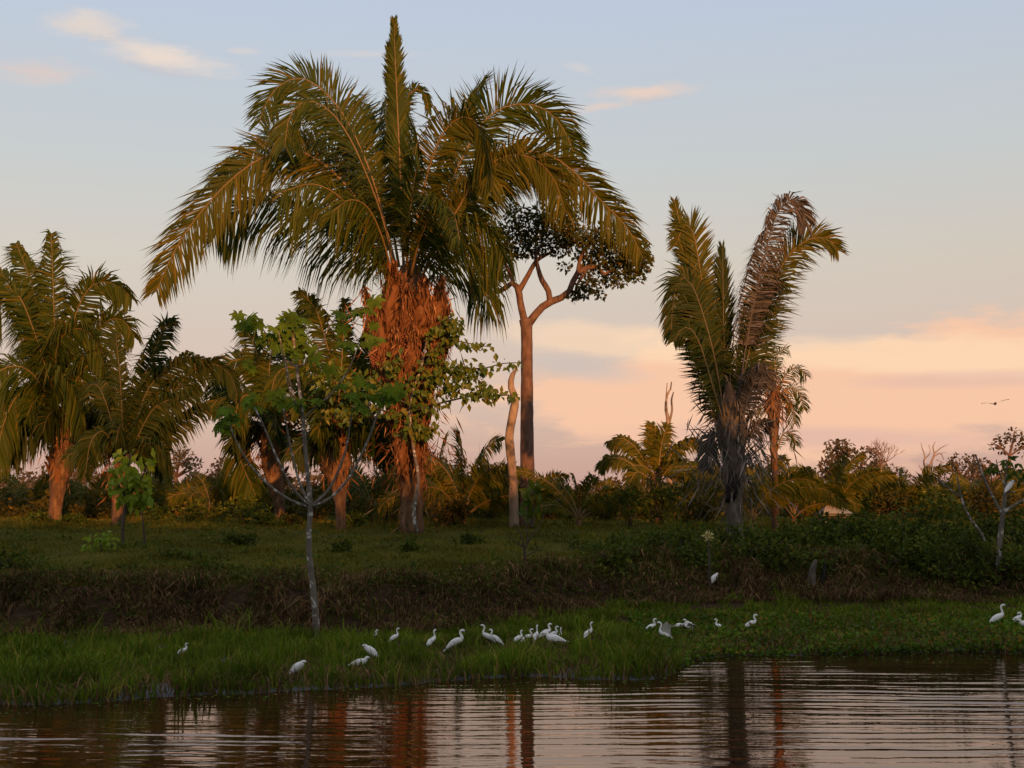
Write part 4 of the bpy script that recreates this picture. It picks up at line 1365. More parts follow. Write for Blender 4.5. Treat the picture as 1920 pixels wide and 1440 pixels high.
leafy_sapling('yellow-green leafy sapling in front of the dark open palm', 236, 50,
              [[(232, 1032, 3.5), (230, 990, 3.2), (236, 940, 3), (240, 890, 2.2), (245, 850, 1.5)], [(238, 930, 2), (262, 905, 1.5), (275, 870, 1)], [(237, 935, 2), (220, 905, 1.5), (215, 880, 1)]],
              [(222, 905, 20), (240, 870, 20), (232, 925, 20), (262, 900, 22), (275, 865, 16), (270, 925, 18), (215, 880, 14), (250, 940, 18), (228, 850, 12), (245, 900, 20)], 150, .42)
leafy_sapling('small yellow-green shrub on the pasture at left', 188, 47, [[(190, 1040, 2), (188, 1010, 1.5)]], [(175, 1012, 18), (198, 1008, 20), (190, 1025, 20), (210, 1020, 14), (160, 1025, 12)], 150, .26, name='shrub', cat='shrub')
leafy_sapling('thin dark green sapling on the pasture beside the small yellow shrub', 272, 48, [[(272, 1050, 2), (270, 1000, 1.8), (266, 960, 1.2)]], [(272, 1035, 14), (276, 1055, 12), (268, 1015, 10)], 150, .24, mat='bush_leaf')
leafy_sapling('tall broad-leaved clump at the forked tree\'s foot', 995, 55, [[(996, 990, 3), (1000, 950, 2)]], [(998, 950, 16), (1000, 925, 14), (992, 975, 18)], 120, .5, mat='vine_leaf', name='shrub', cat='shrub', droop=-.8)
leafy_sapling('leafless twiggy shrub on the pasture below the forked tree', 982, 42,
              [[(985, 1065, 3), (983, 1030, 2.4), (978, 1008, 1.4), (970, 990, .8)], [(984, 1030, 2), (996, 1005, 1.4), (1012, 985, .9), (1020, 965, .6)], [(982, 1025, 1.6), (965, 1015, 1), (948, 1000, .7)], [(988, 1020, 1.2), (986, 975, .8), (989, 950, .5)],
               [(984, 1045, 1.5), (1000, 1035, 1), (1018, 1030, .6)]], [], 0, 0, name='shrub', cat='shrub')
leafy_sapling('forked pale sapling with sparse dark leaves, an egret perched in it', 1872, 41,
              [[(1872, 1068, 6), (1874, 1020, 5), (1880, 965, 4.5), (1884, 930, 3.5), (1886, 895, 2.5), (1888, 868, 1.5)], [(1879, 965, 3), (1858, 925, 2.6), (1842, 890, 2.2), (1829, 852, 1.4)], [(1880, 962, 3), (1905, 945, 2.4), (1935, 930, 1.6)],
               [(1886, 925, 2), (1894, 923, 1.8), (1903, 922, 1.2)], [(1884, 910, 2), (1872, 880, 1.4), (1868, 862, .9)]],
              [(1880, 872, 14), (1900, 880, 16), (1862, 878, 10), (1915, 890, 14), (1890, 860, 10)], 150, .28, mat='bush_leaf', bark='bark_cecropia')
leafy_sapling('broken leaning pale stem among the bushes left of the egret\'s perch', 1845, 42,
              [[(1850, 1025, 2.6), (1840, 1000, 2.4), (1815, 965, 2.2), (1803, 935, 2), (1795, 895, 1.4)], [(1803, 932, 1.8), (1778, 915, 1.5), (1752, 893, 1)]], [], 0, 0, bark='bark_cecropia', name='dead_sapling', cat='dead sapling')

# bushes: px, base distance, crown centre py, rx px, ry px, leaf material, label
BUSH = [
    (1180, 60, 925, 40, 26, 'bush_leaf', 'dark rounded bush under the broad low palm, left half'),
    (1240, 60.5, 928, 44, 26, 'bush_leaf', 'dark rounded bush under the broad low palm, right half'),
    (1110, 47, 1040, 60, 32, 'bush_leaf', 'low bush at the pasture\'s right end by the twiggy shrub'),
    (1180, 45, 1030, 62, 42, 'bush_leaf', 'bush left of the flowering post on the bank'),
    (1260, 44.5, 1020, 66, 44, 'bush_leaf', 'bush directly left of the flowering post'),
    (1345, 44.5, 1022, 62, 42, 'bush_leaf', 'bush just right of the flowering post'),
    (1420, 44.5, 1018, 66, 46, 'bush_leaf', 'bush below the grey ragged palm\'s right side'),
    (1495, 44.5, 1008, 62, 48, 'bush_leaf', 'bush left of the weathered grey stump'),
    (1562, 57, 984, 44, 20, 'bush_leaf', 'low bush right in front of the low shelter'),
    (1555, 44, 1022, 56, 54, 'bush_leaf', 'bush just right of the weathered grey stump'),
    (1625, 44, 1010, 62, 60, 'bush_leaf', 'tall bush below the low shelter roof'),
    (1690, 44, 1000, 62, 62, 'bush_leaf', 'dense bush left of the broken leaning stem'),
    (1755, 43, 1000, 64, 62, 'bush_leaf', 'green bush under the broken leaning stem'),
    (1820, 44, 1005, 56, 54, 'bush_leaf', 'bush right behind the broken leaning stem'),
    (1905, 44, 1000, 60, 56, 'bush_leaf', 'bush at the right picture edge behind the egret\'s perch'),
    (1230, 42, 1078, 60, 26, 'bush_leaf', 'low front bush on the bank left of the egret that stands alone'),
    (1400, 42, 1072, 56, 28, 'bush_leaf', 'low front bush right of the egret that stands alone'),
    (1470, 41.5, 1078, 50, 28, 'bush_leaf', 'low front bush left of the weathered stump\'s foot'),
    (1600, 41.5, 1075, 56, 30, 'bush_leaf', 'low front bush right of the weathered stump\'s foot'),
    (1700, 41.5, 1070, 60, 34, 'bush_leaf', 'low front bush over the dark bank hollow'),
    (1150, 41.3, 1075, 52, 28, 'bush_leaf', 'low front bush furthest left along the right bank'),
    (1310, 41.5, 1062, 46, 24, 'bush_leaf', 'low front bush just behind the egret that stands alone'),
    (1545, 41, 1092, 40, 24, 'bush_leaf', 'low front bush hugging the weathered stump'),
    (1650, 41, 1085, 54, 34, 'bush_leaf', 'low front bush midway between stump and broken leaning stem'),
    (1765, 41, 1080, 56, 36, 'bush_leaf', 'low front bush below the broken leaning stem'),
    (1830, 41.2, 1075, 46, 34, 'bush_leaf', 'low front bush left of the egret\'s perch tree'),
    (1915, 41, 1085, 46, 34, 'bush_leaf', 'low front bush at the right picture edge'),
    (250, 41, 1078, 52, 22, 'bush_leaf', 'low bush on the bank edge below the small yellow shrub'),
    (500, 40, 1088, 46, 20, 'bush_leaf', 'low bush on the bank edge just left of the pale sapling'),
    (880, 40.5, 1090, 56, 22, 'bush_leaf', 'low bush on the bank edge above the full-bodied egret in profile'),
    (960, 41.5, 1078, 46, 22, 'bush_leaf', 'low bush on the bank edge left of the twiggy shrub'),
    (330, 44, 1050, 30, 16, 'bush_leaf', 'small low bush out on the pasture at left'),
    (640, 46, 1032, 26, 14, 'bush_leaf', 'small low bush out on the pasture right of the pale sapling'),
    (890, 50, 1015, 30, 14, 'bush_leaf', 'small low bush out on the pasture right of the tallest palm'),
    (450, 50, 1012, 34, 14, 'bush_leaf', 'small low bush out on the pasture left of the pale sapling'),
    (20, 42, 1065, 60, 40, 'bush_leaf', 'dark bush on the bank at the left picture edge'),
    (95, 41, 1085, 50, 26, 'bush_leaf', 'low dark bush right of the left-edge bush'),
    (395, 40.5, 1072, 62, 30, 'bush_leaf', 'low bush on the bank edge left of the pale sapling'),
    (700, 40, 1100, 40, 20, 'bush_leaf', 'small bush on the bank edge right of the pale sapling'),
    (770, 46, 1035, 22, 30, 'bush_leaf', 'narrow shrub at the tallest palm\'s foot'),
    (1060, 41, 1085, 50, 22, 'bush_leaf', 'low bush on the bank edge below the twiggy shrub'),
    (390, 66, 965, 50, 30, 'bush_leaf', 'dark bush in the thicket left of the shaggy palms'),
    (460, 64, 965, 48, 32, 'bush_leaf', 'dark bush at the left shaggy palm\'s foot'),
    (300, 68, 970, 44, 24, 'bush_leaf', 'dark bush in the thicket right of the yellow-green sapling'),
    (580, 70, 970, 34, 20, 'bush_leaf_warm', 'warm-lit bush between the two shaggy-trunked palms'),
    (700, 68, 965, 50, 28, 'bush_leaf_warm', 'warm-lit bush left of the tallest trunk'),
    (840, 62, 960, 40, 30, 'bush_leaf_warm', 'warm-lit bush right of the tallest trunk'),
    (925, 72, 940, 34, 34, 'bush_leaf_warm', 'warm-lit bush left of the bare crooked trunk'),
    (1035, 70, 955, 36, 28, 'bush_leaf_warm', 'warm-lit bush between forked tree and feathery palm'),
    (1140, 70, 960, 36, 26, 'bush_leaf_warm', 'warm-lit bush right of the feathery low palm'),
    (1310, 66, 955, 46, 30, 'bush_leaf_warm', 'orange-lit bush left of the grey ragged palm'),
    (1500, 68, 955, 40, 24, 'bush_leaf_warm', 'warm-lit bush right of the slim palm'),
    (1620, 72, 945, 34, 26, 'bush_leaf', 'bush behind the low shelter\'s right side'),
    (1680, 70, 945, 44, 28, 'bush_leaf_warm', 'warm-lit bush under the leafless tree'),
    (1770, 70, 940, 46, 28, 'bush_leaf', 'bush right of the bleached snag\'s foot'),
    (1850, 70, 935, 44, 30, 'bush_leaf_warm', 'warm-lit bush behind the egret\'s perch'),
    (75, 63, 975, 30, 12, 'bush_leaf', 'low bush hiding the foot of the thick orange-lit trunk'),
    (135, 62, 978, 26, 12, 'bush_leaf', 'low bush just right of the thick orange-lit trunk\'s foot'),
    (500, 61, 978, 30, 13, 'bush_leaf', 'low bush hiding the left shaggy palm\'s foot'),
    (545, 62, 976, 26, 10, 'bush_leaf_warm', 'low warm bush between the shaggy palms\' feet'),
    (668, 62, 976, 30, 13, 'bush_leaf', 'low bush hiding the right shaggy palm\'s foot'),
    (20, 74, 965, 46, 26, 'bush_leaf_warm', 'warm-lit bush at the left picture edge'),
    (170, 72, 965, 40, 26, 'bush_leaf_warm', 'warm-lit bush right of the thick palm trunk'),
]


def bush(px, Y, cpy, rx, ry, mat, label):
    if 'front bush' in label:
        cpy, rx, ry = cpy - 22, rx * 1.2, ry * 1.55
    base = on_ground(px, Y)
    root = thing('bush', label, 'bush', base, 'bushes')
    b = np.array(base)
    k = Y / F
    c = np.array(at(px, cpy, Y)) - b
    rr = random.Random(int(px * 7 + Y))
    ax = np.array([rx * k, rx * k * .9, ry * k])
    # reach down to the ground
    low = max(c[2] - ax[2], 0)
    if low > .05:
        c[2] -= low * .5
        ax[2] += low * .5
    gs, gl = G(), G()
    for i in range(7):
        d = np.array([rr.uniform(-1, 1), rr.uniform(-1, 1), rr.uniform(-.2, .9)])
        q = c + d * ax * .75
        tube(gs, [[rr.uniform(-.15, .15), rr.uniform(-.15, .15), -.05], list(q * np.array([.5, .5, .6])), list(q)], [.03, .022, .008], n=6, sides=5, cap=False)
    gs.build('stems', 'bark_dark', root, smooth=True)
    size = .17 if Y < 52 else .24
    for i in range(26):
        d = np.array([rr.gauss(0, 1), rr.gauss(0, 1), rr.gauss(0, 1)])
        d = d / np.linalg.norm(d) * rr.random() ** .35
        q = c + d * ax * .88
        rad = rr.uniform(.22, .42) * min(ax[0], ax[2] * 1.4)
        n = int(max(110 * (rad / size) ** 1.4 * .11, 14))
        dd = rand_dirs(n)
        leaf_cards(gl, q + dd * (rad * RNG.random(n) ** .45)[:, None], unit(dd * .7 + rand_dirs(n) + np.array([0, 0, -.15])), rand_dirs(n, .8), size * RNG.uniform(.7, 1.4, n), size * RNG.uniform(.4, .65, n))
    gl.build('foliage', mat, root)


for q in BUSH:
    bush(*q)


# stump, post, hut
def stump():
    Y = 40.4
    base = on_ground(1526, Y)
    root = thing('tree_stump', 'weathered grey broken stump among the bank bushes', 'stump', base)
    b = np.array(base)
    k = Y / F
    g = G()
    tube(g, np.array([list(base - Vector((0, 0, .2))), list(at(1522, 1090, Y)), list(at(1524, 1068, Y)), list(at(1530, 1050, Y))]) - b, [8 * k, 7.5 * k, 6 * k, 3 * k], n=12, sides=12, rough=.16)
    g.build('trunk', 'palm_bark_grey', root, smooth=True)
    g = G()
    tube(g, np.array([list(at(1540, 1095, Y)), list(at(1546, 1070, Y)), list(at(1545, 1052, Y))]) - b, [4 * k, 3 * k, 1 * k], n=8, sides=8, rough=.2)
    g.build('splinter', 'black_wood', root, smooth=True)


def post():
    Y = 40.3
    base = on_ground(1329, Y)
    root = thing('flowering_post', 'thin post with a pale yellow tuft on the bank above the lone egret', 'post', base)
    b = np.array(base)
    k = Y / F
    g = G()
    tube(g, np.array([list(base - Vector((0, 0, .2))), list(at(1329, 1040, Y)), list(at(1327, 1008, Y))]) - b, [3 * k, 2.4 * k, 1.8 * k], n=8, sides=7, rough=.1)
    g.build('stem', 'bark_dark', root, smooth=True)
    g = G()
    n = 40
    c = np.array(at(1327, 1005, Y)) - b
    leaf_cards(g, c + RNG.normal(0, .035, (n, 3)), np.array([0, 0, .4]) + RNG.normal(size=(n, 3)) * .7, rand_dirs(n), RNG.uniform(.08, .2, n), RNG.uniform(.04, .08, n))
    o = g.build('petals', 'petal', root)
    o['kind'] = 'stuff'


def hut():
    Y = 62.0
    base = on_ground(1562, Y)
    root = thing('shelter', 'low shelter with pale sunlit thatched roof half hidden by bushes', 'shelter', base)
    b = np.array(base)
    w, d = .5, .7
    eave = at(1562, 962, Y).z - base.z
    ridge = at(1562, 948, Y).z - base.z
    g = G()
    V = [(-w, -d, -.1), (w, -d, -.1), (w, d, -.1), (-w, d, -.1), (-w, -d, eave), (w, -d, eave), (w, d, eave), (-w, d, eave)]
    g.add(V, [(0, 1, 5), (0, 5, 4), (1, 2, 6), (1, 6, 5), (2, 3, 7), (2, 7, 6), (3, 0, 4), (3, 4, 7)])
    g.build('wall', 'plaster', root)
    g = G()
    for z0, s in ((0, 1.0), (-.10, .99)):
        W, D = (w + .18) * s, (d + .18) * s
        V = [(-W, -D, eave + z0 - .02), (W, -D, eave + z0 - .02), (W, D, eave + z0 - .02), (-W, D, eave + z0 - .02), (-W * .45, 0, ridge + z0), (W * .45, 0, ridge + z0)]
        g.add(V, [(0, 1, 5), (0, 5, 4), (1, 2, 5), (2, 3, 4), (2, 4, 5), (3, 0, 4)])
    g.build('roof', 'thatch', root)
    g = G()
    V = [(-.4, -d - .03, 0), (.3, -d - .03, 0), (.3, -d - .03, eave * .85), (-.4, -d - .03, eave * .85), (-.4, -d + .02, 0), (.3, -d + .02, 0), (.3, -d + .02, eave * .85), (-.4, -d + .02, eave * .85)]
    g.add(V, [(0, 1, 2), (0, 2, 3), (0, 4, 5), (0, 5, 1), (3, 2, 6), (3, 6, 7), (1, 5, 6), (1, 6, 2), (0, 3, 7), (0, 7, 4)])
    g.build('door', 'door_wood', root)


stump()
post()
hut()


# ------------------------------------------------------------------ egrets
def sweep(g, pts, sides=10, n=40):
    """continuous body in the local x-z plane: rows (x, z, half width, half height)"""
    a = np.array([(x, 0, z, ry, rz) for x, z, ry, rz in pts], float)
    c = curve(a, n)
    T = tangents(c)
    V = []
    for i in range(n):
        up = np.array([-T[i][2], 0, T[i][0]])
        ang = np.linspace(0, 2 * math.pi, sides, endpoint=False)
        V.append(c[i, :3] + np.cos(ang)[:, None] * np.array([0, 1.0, 0]) * max(c[i, 3], .002) + np.sin(ang)[:, None] * up * max(c[i, 4], .002))
    V = np.vstack(V)
    t = []
    for i in range(n - 1):
        for k in range(sides):
            p, q = i * sides + k, i * sides + (k + 1) % sides
            t += [(p, q, q + sides), (p, q + sides, p + sides)]
    m = len(V)
    V = np.vstack([V, c[0, :3], c[-1, :3]])
    for k in range(sides):
        t += [((k + 1) % sides, k, m), ((n - 1) * sides + k, (n - 1) * sides + (k + 1) % sides, m + 1)]
    g.add(V, t)


BODY = [(-.215, .085, .008, .006), (-.175, .125, .028, .016), (-.105, .195, .058, .046), (-.025, .260, .076, .070), (.055, .312, .072, .070)]
POSES = {
    'tall': (BODY + [(.125, .345, .055, .058), (.155, .40, .030, .032), (.140, .46, .022, .023), (.122, .52, .020, .021), (.138, .565, .021, .022), (.172, .585, .024, .026), (.205, .582, .019, .019), (.225, .577, .010, .009)], (.215, .578), (.31, .562)),
    'curved': (BODY + [(.125, .335, .055, .058), (.165, .375, .034, .036), (.150, .43, .026, .027), (.128, .475, .023, .024), (.140, .515, .024, .025), (.175, .530, .025, .027), (.208, .522, .019, .019), (.228, .514, .010, .009)], (.218, .517), (.305, .485)),
    'hunched': ([(-.205, .09, .008, .006), (-.17, .135, .032, .018), (-.10, .215, .066, .056), (-.015, .30, .086, .085), (.06, .36, .080, .085), (.12, .405, .058, .062), (.145, .44, .040, .042), (.172, .455, .030, .033), (.205, .450, .022, .021), (.226, .443, .010, .009)], (.216, .446), (.31, .425)),
    'low': ([(-.28, .22, .008, .006), (-.21, .235, .036, .018), (-.11, .265, .072, .058), (-.01, .29, .090, .085), (.08, .31, .078, .080), (.135, .345, .048, .052), (.155, .385, .034, .034), (.180, .405, .028, .030), (.210, .398, .021, .020), (.230, .390, .010, .009)], (.22, .394), (.31, .365)),
    'bent': ([(-.24, .27, .008, .006), (-.18, .28, .034, .018), (-.09, .295, .070, .055), (.0, .30, .085, .078), (.09, .30, .066, .066), (.15, .325, .034, .036), (.20, .335, .025, .026), (.245, .310, .022, .022), (.262, .27, .023, .025), (.272, .235, .018, .019), (.276, .212, .010, .009)], (.274, .225), (.30, .14)),
    'preening': (BODY + [(.125, .345, .052, .056), (.155, .395, .030, .032), (.150, .445, .024, .025), (.118, .475, .023, .023), (.080, .465, .024, .026), (.055, .440, .019, .019), (.045, .424, .010, .009)], (.049, .43), (.0, .36)),
}


def wing_mesh(g, root, length, chord, lift, side, mirror=1):
    """raised wing: feathered fan with thickness; root at the shoulder, spread backwards and up"""
    nu, nv = 9, 6
    for layer in (0, 1):
        V = []
        for j in range(nv):
            t = j / (nv - 1)
            for i in range(nu):
                u = i / (nu - 1)
                ragged = .015 * math.sin(i * 5.1) * t
                x = .06 - chord * u * (1 - .35 * t) - length * .35 * t * t + ragged
                y = side * (.04 + length * t * math.cos(lift)) * mirror
                z = length * t * math.sin(lift) * (1 - .25 * u) - .03 * u + .05 * math.sin(math.pi * t) - layer * .012 * (1 - t * .7)
                V.append((root[0] + x, y, root[1] + z))
        tr = []
        for j in range(nv - 1):
            for i in range(nu - 1):
                a = j * nu + i
                tr += [(a, a + 1, a + nu + 1), (a, a + nu + 1, a + nu)]
        g.add(V, tr)


def egret(label, px, top_py, foot_py, pose, heading, scale=1.0, sink=0.0, loc=None, wings=None, legs=True, roll=0.0):
    """heading in degrees: 0 faces right, 180 left, 90 away from the camera"""
    p = loc if loc is not None else ground(px, foot_py)
    pts, b0, b1 = POSES[pose]
    top = max(q[1] + q[3] for q in pts)
    # size from the height seen in the photograph, limited to what egrets are
    want = (foot_py - top_py) * p.y / F
    s = min(max(want / (top - .08), .66), 1.08) * scale
    root = thing('egret', label, 'egret', (p.x, p.y, p.z), 'white egrets')
    if loc is None:
        top_z = at(px, top_py, p.y).z
        root.location.z = max(top_z - top * s, p.z - .12)
        root.location.z = min(root.location.z, p.z + .25)
    root.rotation_euler = (roll, 0, R(heading))
    root.scale = (s, s, s)
    g = G()
    sweep(g, pts)
    g.build('body', 'feather', root, smooth=True)
    g = G()
    tube(g, [(b0[0] - .01, 0, b0[1]), ((b0[0] + b1[0]) / 2, 0, (b0[1] + b1[1]) / 2 + .003), (b1[0], 0, b1[1])], [.0095, .007, .002], n=6, sides=6)
    g.build('bill', 'bill', root, smooth=True)
    hx, hz = b0[0] - .030, b0[1] + .010
    for sd in (-1, 1):
        g = G()
        tube(g, [(hx, sd * .016, hz), (hx + .004, sd * .021, hz + .001)], [.006, .004], n=3, sides=6)
        g.build('eye', 'bill', root)
    if legs:
        for sd in (-1, 1):
            g = G()
            tube(g, [(-.01, sd * .03, .27), (.005, sd * .032, .16), (-.02, sd * .032, .13), (.0, sd * .032, -.14), (.06, sd * .034, -.15)], [.016, .009, .009, .007, .004], n=10, sides=6)
            g.build('leg', 'bill', root, smooth=True)
    if wings:
        for (length, chord, lift, side) in wings:
            g = G()
            wing_mesh(g, (.05, .34), length, chord, R(lift), side)
            g.build('wing', 'wing_feather', root, smooth=True)
    else:
        bp = pts[:5]
        for sd in (-1, 1):       # folded wings lie along the flank
            g = G()
            sweep(g, [(bp[0][0] - .01, bp[0][1] + .01, .004, .008)] + [(q[0], q[1] + .012, .012, q[3] * .62 + .006) for q in bp[1:4]] + [(bp[4][0], bp[4][1] + .012, .006, .022)], sides=8, n=16)
            V = g.v[0]
            V[:, 1] += sd * np.interp(V[:, 0], [q[0] for q in bp], [max(q[2] - .008, 0) for q in bp])
            g.build('wing', 'feather', root, smooth=True)
    return root


EGRET_SPOTS = []
EGRETS = [
    ('tiny egret alone in the tall grass at far left', 340, 1205, 1230, 'curved', 20, {}),
    ('hunched egret with long dark bill at the water\'s edge, nearest on the left', 555, 1237, 1272, 'hunched', -12, {}),
    ('crouched egret left below another, at the grassy water\'s edge', 673, 1230, 1260, 'low', 8, {}),
    ('hunched egret facing left, just above the crouched one', 697, 1207, 1240, 'hunched', 195, {}),
    ('distant egret farthest back left of the flock', 698, 1181, 1200, 'curved', 25, {}),
    ('distant egret with raised neck left of the flock, right of the farthest', 737, 1177, 1206, 'tall', 15, {}),
    ('egret seen from behind with turned head, left of the full-bodied egret', 808, 1180, 1214, 'tall', 50, {}),
    ('full-bodied egret with curved neck, standing clear in profile facing right', 851, 1179, 1226, 'curved', -8, {}),
    ('egret with straight neck facing left, left of a touching pair', 917, 1170, 1208, 'tall', 188, {}),
    ('egret facing right in a touching pair, right one', 931, 1179, 1210, 'curved', 168, {'roll': 0}),
    ('egret at the left end of the central cluster', 970, 1181, 1208, 'curved', 30, {}),
    ('egret second from the left in the central cluster', 986, 1178, 1208, 'curved', 5, {}),
    ('slender upright egret in the middle of the central cluster', 1004, 1172, 1204, 'tall', 70, {}),
    ('topmost egret of the central cluster, neck arched right', 1020, 1168, 1200, 'curved', 12, {}),
    ('egret just right below the topmost of the central cluster', 1034, 1173, 1202, 'curved', 350, {}),
    ('lowest egret of the central cluster, body stretched to the right', 1040, 1184, 1218, 'low', 172, {}),
    ('thin partly hidden egret at the right end of the central cluster', 1051, 1179, 1200, 'tall', 85, {}),
    ('lone upright egret right of the central cluster', 1102, 1166, 1198, 'tall', 40, {}),
    ('curved-neck egret left of the one with raised wings', 1218, 1159, 1188, 'curved', 10, {}),
    ('egret with raised grey wings above the river inlet', 1250, 1165, 1206, 'tall', 175, {'wings': [(.30, .22, 66, 1), (.24, .2, 50, -1)]}),
    ('egret bent down to feed right of the raised wings', 1274, 1168, 1186, 'bent', 20, {}),
    ('egret half opening a wing, right of the feeding one', 1294, 1160, 1188, 'curved', 185, {'wings': [(.26, .22, 30, -1), (.24, .2, 20, 1)]}),
    ('small egret turned away between the half-open wing and the lone right one', 1351, 1160, 1186, 'curved', 150, {}),
    ('egret in profile facing right, alone above the right shore', 1405, 1151, 1184, 'curved', -5, {}),
    ('hunched egret high on the bank below the flowering post', 1338, 1074, 1098, 'hunched', 40, {}),
    ('large upright egret near the right picture edge, tail to the left', 1868, 1132, 1176, 'tall', 0, {}),
    ('egret bending its head at the right picture edge', 1906, 1147, 1172, 'preening', 10, {}),
    ('egret mostly cut off by the right picture edge', 1924, 1160, 1184, 'low', 185, {}),
]
for (label, px, t_, f_, pose, hd, kw) in EGRETS:
    e_ = egret(label, px, t_, f_, pose, hd, **kw)
    if px not in (970, 986, 1004, 1034, 1051, 1274, 698):
        EGRET_SPOTS.append(e_.location.copy())
pl = at(1893, 925, 41)
egret('egret perched in the forked pale sapling at right', 1893, 898, 925, 'hunched', 30, loc=Vector((pl.x, pl.y, pl.z - .08)), scale=.95)


def flying_bird():
    p = at(1866, 757, 60)
    root = thing('flying_bird', 'small brown bird flying low over the right skyline', 'bird', p)
    g = G()
    sweep(g, [(-.26, 0, .01, .004), (-.20, .005, .05, .008), (-.12, .0, .04, .03), (.0, .0, .06, .055), (.10, .01, .05, .045), (.16, .02, .03, .03), (.21, .02, .024, .024), (.25, .01, .006, .006)])
    g.build('body', 'bird_brown', root, smooth=True)
    for sd in (-1, 1):
        g = G()
        wing_mesh(g, (.06, .02), .55, .18, R(8), sd)
        g.build('wing', 'bird_brown', root, smooth=True)
    root.rotation_euler = (R(-8), R(10), R(75))


flying_bird()


# ------------------------------------------------------------------ grass, marsh, scrub (nobody could count them)
def scatter(n, x0, x1, y0, y1):
    return RNG.uniform(x0, x1, n), RNG.uniform(y0, y1, n)


def marsh():
    g = G()
    n = 330000
    x, y = scatter(n, -24, 26, 20, 43)
    s = shore_y(x)
    k = np.clip((x + 4.5) / 10.0, 0, 1)
    k = k * k * (3 - 2 * k)
    foot = 35.3 + 4.5 * k
    in_view = np.abs(x) < .40 * y + 6
    dens = vnoise(x, y, 1.1, 41) * .5 + vnoise(x, y, .3, 42) * .5
    right = np.clip((x - 3.5) / 1.2, 0, 1) * np.clip((35.2 + (x - 4) * .05 - y) / .8, 0, 1)      # floating leaves there instead
    keep = in_view & (y > s - .15 * RNG.random(n)) & (y < foot + 1.0 * RNG.random(n)) & (dens > .33) & (RNG.random(n) > right * .9)
    x, y = x[keep], y[keep]
    n = len(x)
    z = np.maximum(terr(x, y), 0) - .02
    back = np.clip((y - 30) / 6, 0, 1)
    h = (.11 + .50 * vnoise(x, y, .7, 43) ** 1.6 + .22 * vnoise(x, y, .22, 45) ** 2) * RNG.uniform(.45, 1.35, n) * np.where(x > 4, .8, 1.0) * (1 - .45 * back)
    h *= np.where(RNG.random(n) < .03, 1.7, 1.0)
    for e in EGRET_SPOTS:          # trampled where the birds stand
        near = (np.abs(x - e.x * y / e.y) < .34) & (y < e.y + .3) & (y > e.y - 1.7)
        h = np.where(near, h * .48, h)
    a = RNG.uniform(0, 2 * math.pi, n)
    lean = np.stack([np.cos(a), np.sin(a), np.zeros(n)], 1) * (RNG.uniform(.1, .75, n))[:, None]
    blades(g, np.stack([x, y, z], 1), h, RNG.uniform(.020, .046, n), lean)
    tag(g.build('marsh_grass', 'marsh_grass'), 'bright green marsh grass along the shore', 'grass', kind='stuff')
    # floating broad-leaved plants on the right shore
    g = G()
    n = 62000
    x, y = scatter(n, 3, 25, 30, 38)
    s = shore_y(x)
    keep = (np.abs(x) < .40 * y + 6) & (y > s - .25) & (y < 37.0) & (vnoise(x, y, .5, 44) + .25 > RNG.random(n) * .8)
    x, y = x[keep], y[keep]
    n = len(x)
    z = np.maximum(terr(x, y), 0) + RNG.uniform(.0, .16, n)
    m_ = 700                      # stray leaves adrift off the shore
    xs_ = RNG.uniform(-11, 13, m_)
    ys_ = shore_y(xs_) - RNG.exponential(.55, m_) - .05
    q = np.stack([xs_, ys_, np.full(m_, .012)], 1)
    leaf_cards(g, q, np.stack([RNG.normal(size=m_), RNG.normal(size=m_), np.zeros(m_)], 1), np.array([[0, 0, 1.0]]) + RNG.normal(0, .1, (m_, 3)), RNG.uniform(.04, .12, m_), RNG.uniform(.03, .08, m_), fold=.05)
    P = np.stack([x, y, z], 1)
    leaf_cards(g, P, rand_dirs(n, .1), rand_dirs(n, 1.2), RNG.uniform(.07, .15, n), RNG.uniform(.07, .13, n), fold=.18)
    tag(g.build('floating_plants', 'floating_leaf'), 'mat of small round floating leaves along the right shore', 'water plants', kind='stuff')
    # stalks and dead stems at the water's edge
    g = G()
    n = 7000
    x = RNG.uniform(-12, 12, n)
    y = shore_y(x) + np.abs(RNG.normal(0, 2.2, n)) - .25
    a = RNG.uniform(0, 2 * math.pi, n)
    lean = np.stack([np.cos(a), np.sin(a), np.zeros(n)], 1) * RNG.uniform(.2, 1.0, n)[:, None]
    blades(g, np.stack([x, y, np.maximum(terr(x, y), 0) - .05], 1), RNG.uniform(.15, .5, n), RNG.uniform(.014, .032, n), lean)
    tag(g.build('dead_reeds', 'dry_scrub'), 'broken brown stalks along the water\'s edge', 'reeds', kind='stuff')


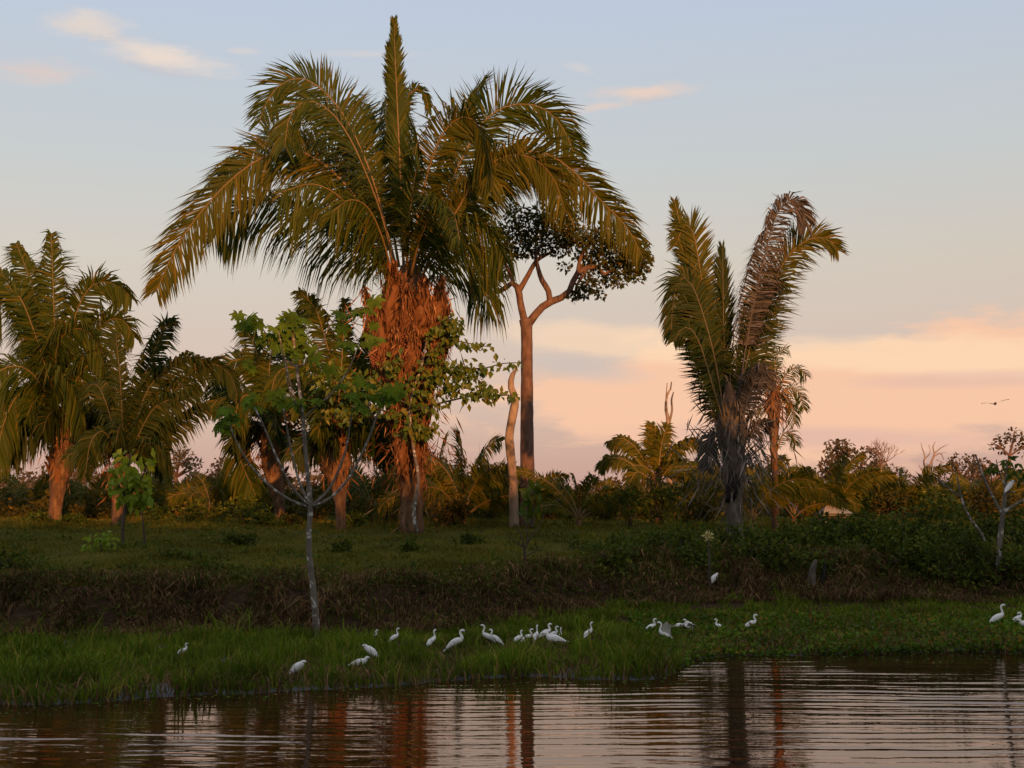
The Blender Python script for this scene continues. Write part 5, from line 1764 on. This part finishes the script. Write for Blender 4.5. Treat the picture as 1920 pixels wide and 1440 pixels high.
def pasture():
    g = G()
    n = 165000
    y = 37 + (RNG.random(n) ** 1.5) * 38
    x = RNG.uniform(-1, 1, n) * (.40 * y + 6)
    z = terr(x, y)
    keep = (z > 1.25) & (vnoise(x, y, .9, 51) * .7 + RNG.random(n) * .5 > .35)
    x, y, z = x[keep], y[keep], z[keep]
    n = len(x)
    h = (.05 + .16 * vnoise(x, y, 1.5, 52) ** 2) * RNG.uniform(.6, 1.4, n) * (1 + (y > 58) * .8)
    a = RNG.uniform(0, 2 * math.pi, n)
    lean = np.stack([np.cos(a), np.sin(a), np.zeros(n)], 1) * RNG.uniform(.2, .8, n)[:, None]
    blades(g, np.stack([x, y, z - .01], 1), h, RNG.uniform(.02, .04, n), lean)
    tag(g.build('pasture_grass', 'pasture_grass'), 'short grazed pasture grass above the bank', 'grass', kind='stuff')
    # weeds in tufts
    g = G()
    for i in range(260):
        yy = random.uniform(40, 68)
        xx = random.uniform(-1, 1) * .38 * yy
        zz = float(terr(xx, yy))
        if zz < 1.3:
            continue
        n = random.randint(14, 40)
        s = random.uniform(.12, .35)
        q = np.array([xx, yy, zz + .05]) + RNG.normal(size=(n, 3)) * np.array([s, s, s * .5])
        q[:, 2] = np.maximum(q[:, 2], zz)
        leaf_cards(g, q, rand_dirs(n, .5), rand_dirs(n, .8), RNG.uniform(.08, .2, n), RNG.uniform(.05, .1, n))
    tag(g.build('pasture_weeds', 'bush_leaf'), 'dark leafy weeds dotted over the pasture', 'weeds', kind='stuff')


def bank_scrub():
    g, g2 = G(), G()
    n = 170000
    x, y = scatter(n, -24, 26, 34.5, 44.5)
    z = terr(x, y)
    k = np.clip((x + 4.5) / 10.0, 0, 1)
    k = k * k * (3 - 2 * k)
    foot = 35.3 + 4.5 * k
    keep = (np.abs(x) < .40 * y + 6) & (y > foot - .5) & (y < foot + 3.3) & (vnoise(x * 1.6, y, .55, 61) > .34)
    x, y, z, foot = x[keep], y[keep], z[keep], foot[keep]
    n = len(x)
    a = RNG.normal(-math.pi / 2, .9, n)
    up = np.clip((y - foot) / 2.5, 0, 1)
    lean = np.stack([np.cos(a), np.sin(a), -.5 * np.ones(n)], 1) * RNG.uniform(.3, 1.1, n)[:, None]
    h = RNG.uniform(.16, .62, n) * (.35 + 1.3 * vnoise(x, y, .8, 62))
    P = np.stack([x, y, z + .02], 1)
    grn = RNG.random(n) < (.15 + .45 * up + .5 * (vnoise(x, y, 1.8, 63) - .5))
    blades(g, P[~grn], h[~grn], RNG.uniform(.02, .04, (~grn).sum()), lean[~grn])
    blades(g2, P[grn], h[grn] * .8, RNG.uniform(.02, .05, grn.sum()), lean[grn])
    tag(g.build('dry_scrub', 'dry_scrub'), 'tangled brown dead scrub hanging over the cut bank', 'scrub', kind='stuff')
    for i in range(540):
        xx = random.uniform(-21, 23)
        kk = min(max((xx + 4.5) / 10, 0), 1)
        yy = 35.3 + 4.5 * kk * kk * (3 - 2 * kk) + random.choice([random.gauss(2.2, .5), random.uniform(.3, 3)])
        m_ = random.randint(12, 34)
        sz = random.uniform(.10, .34)
        q = np.array([xx, yy, float(terr(xx, yy)) + .06]) + RNG.normal(size=(m_, 3)) * np.array([sz, sz * .7, sz * .6])
        leaf_cards(g2, q, rand_dirs(m_, -.1), rand_dirs(m_, .8), RNG.uniform(.08, .2, m_), RNG.uniform(.05, .1, m_))
    tag(g2.build('bank_weeds', 'mangle_green'), 'dark green trailing weeds over the bank edge', 'weeds', kind='stuff')


marsh()
pasture()
bank_scrub()
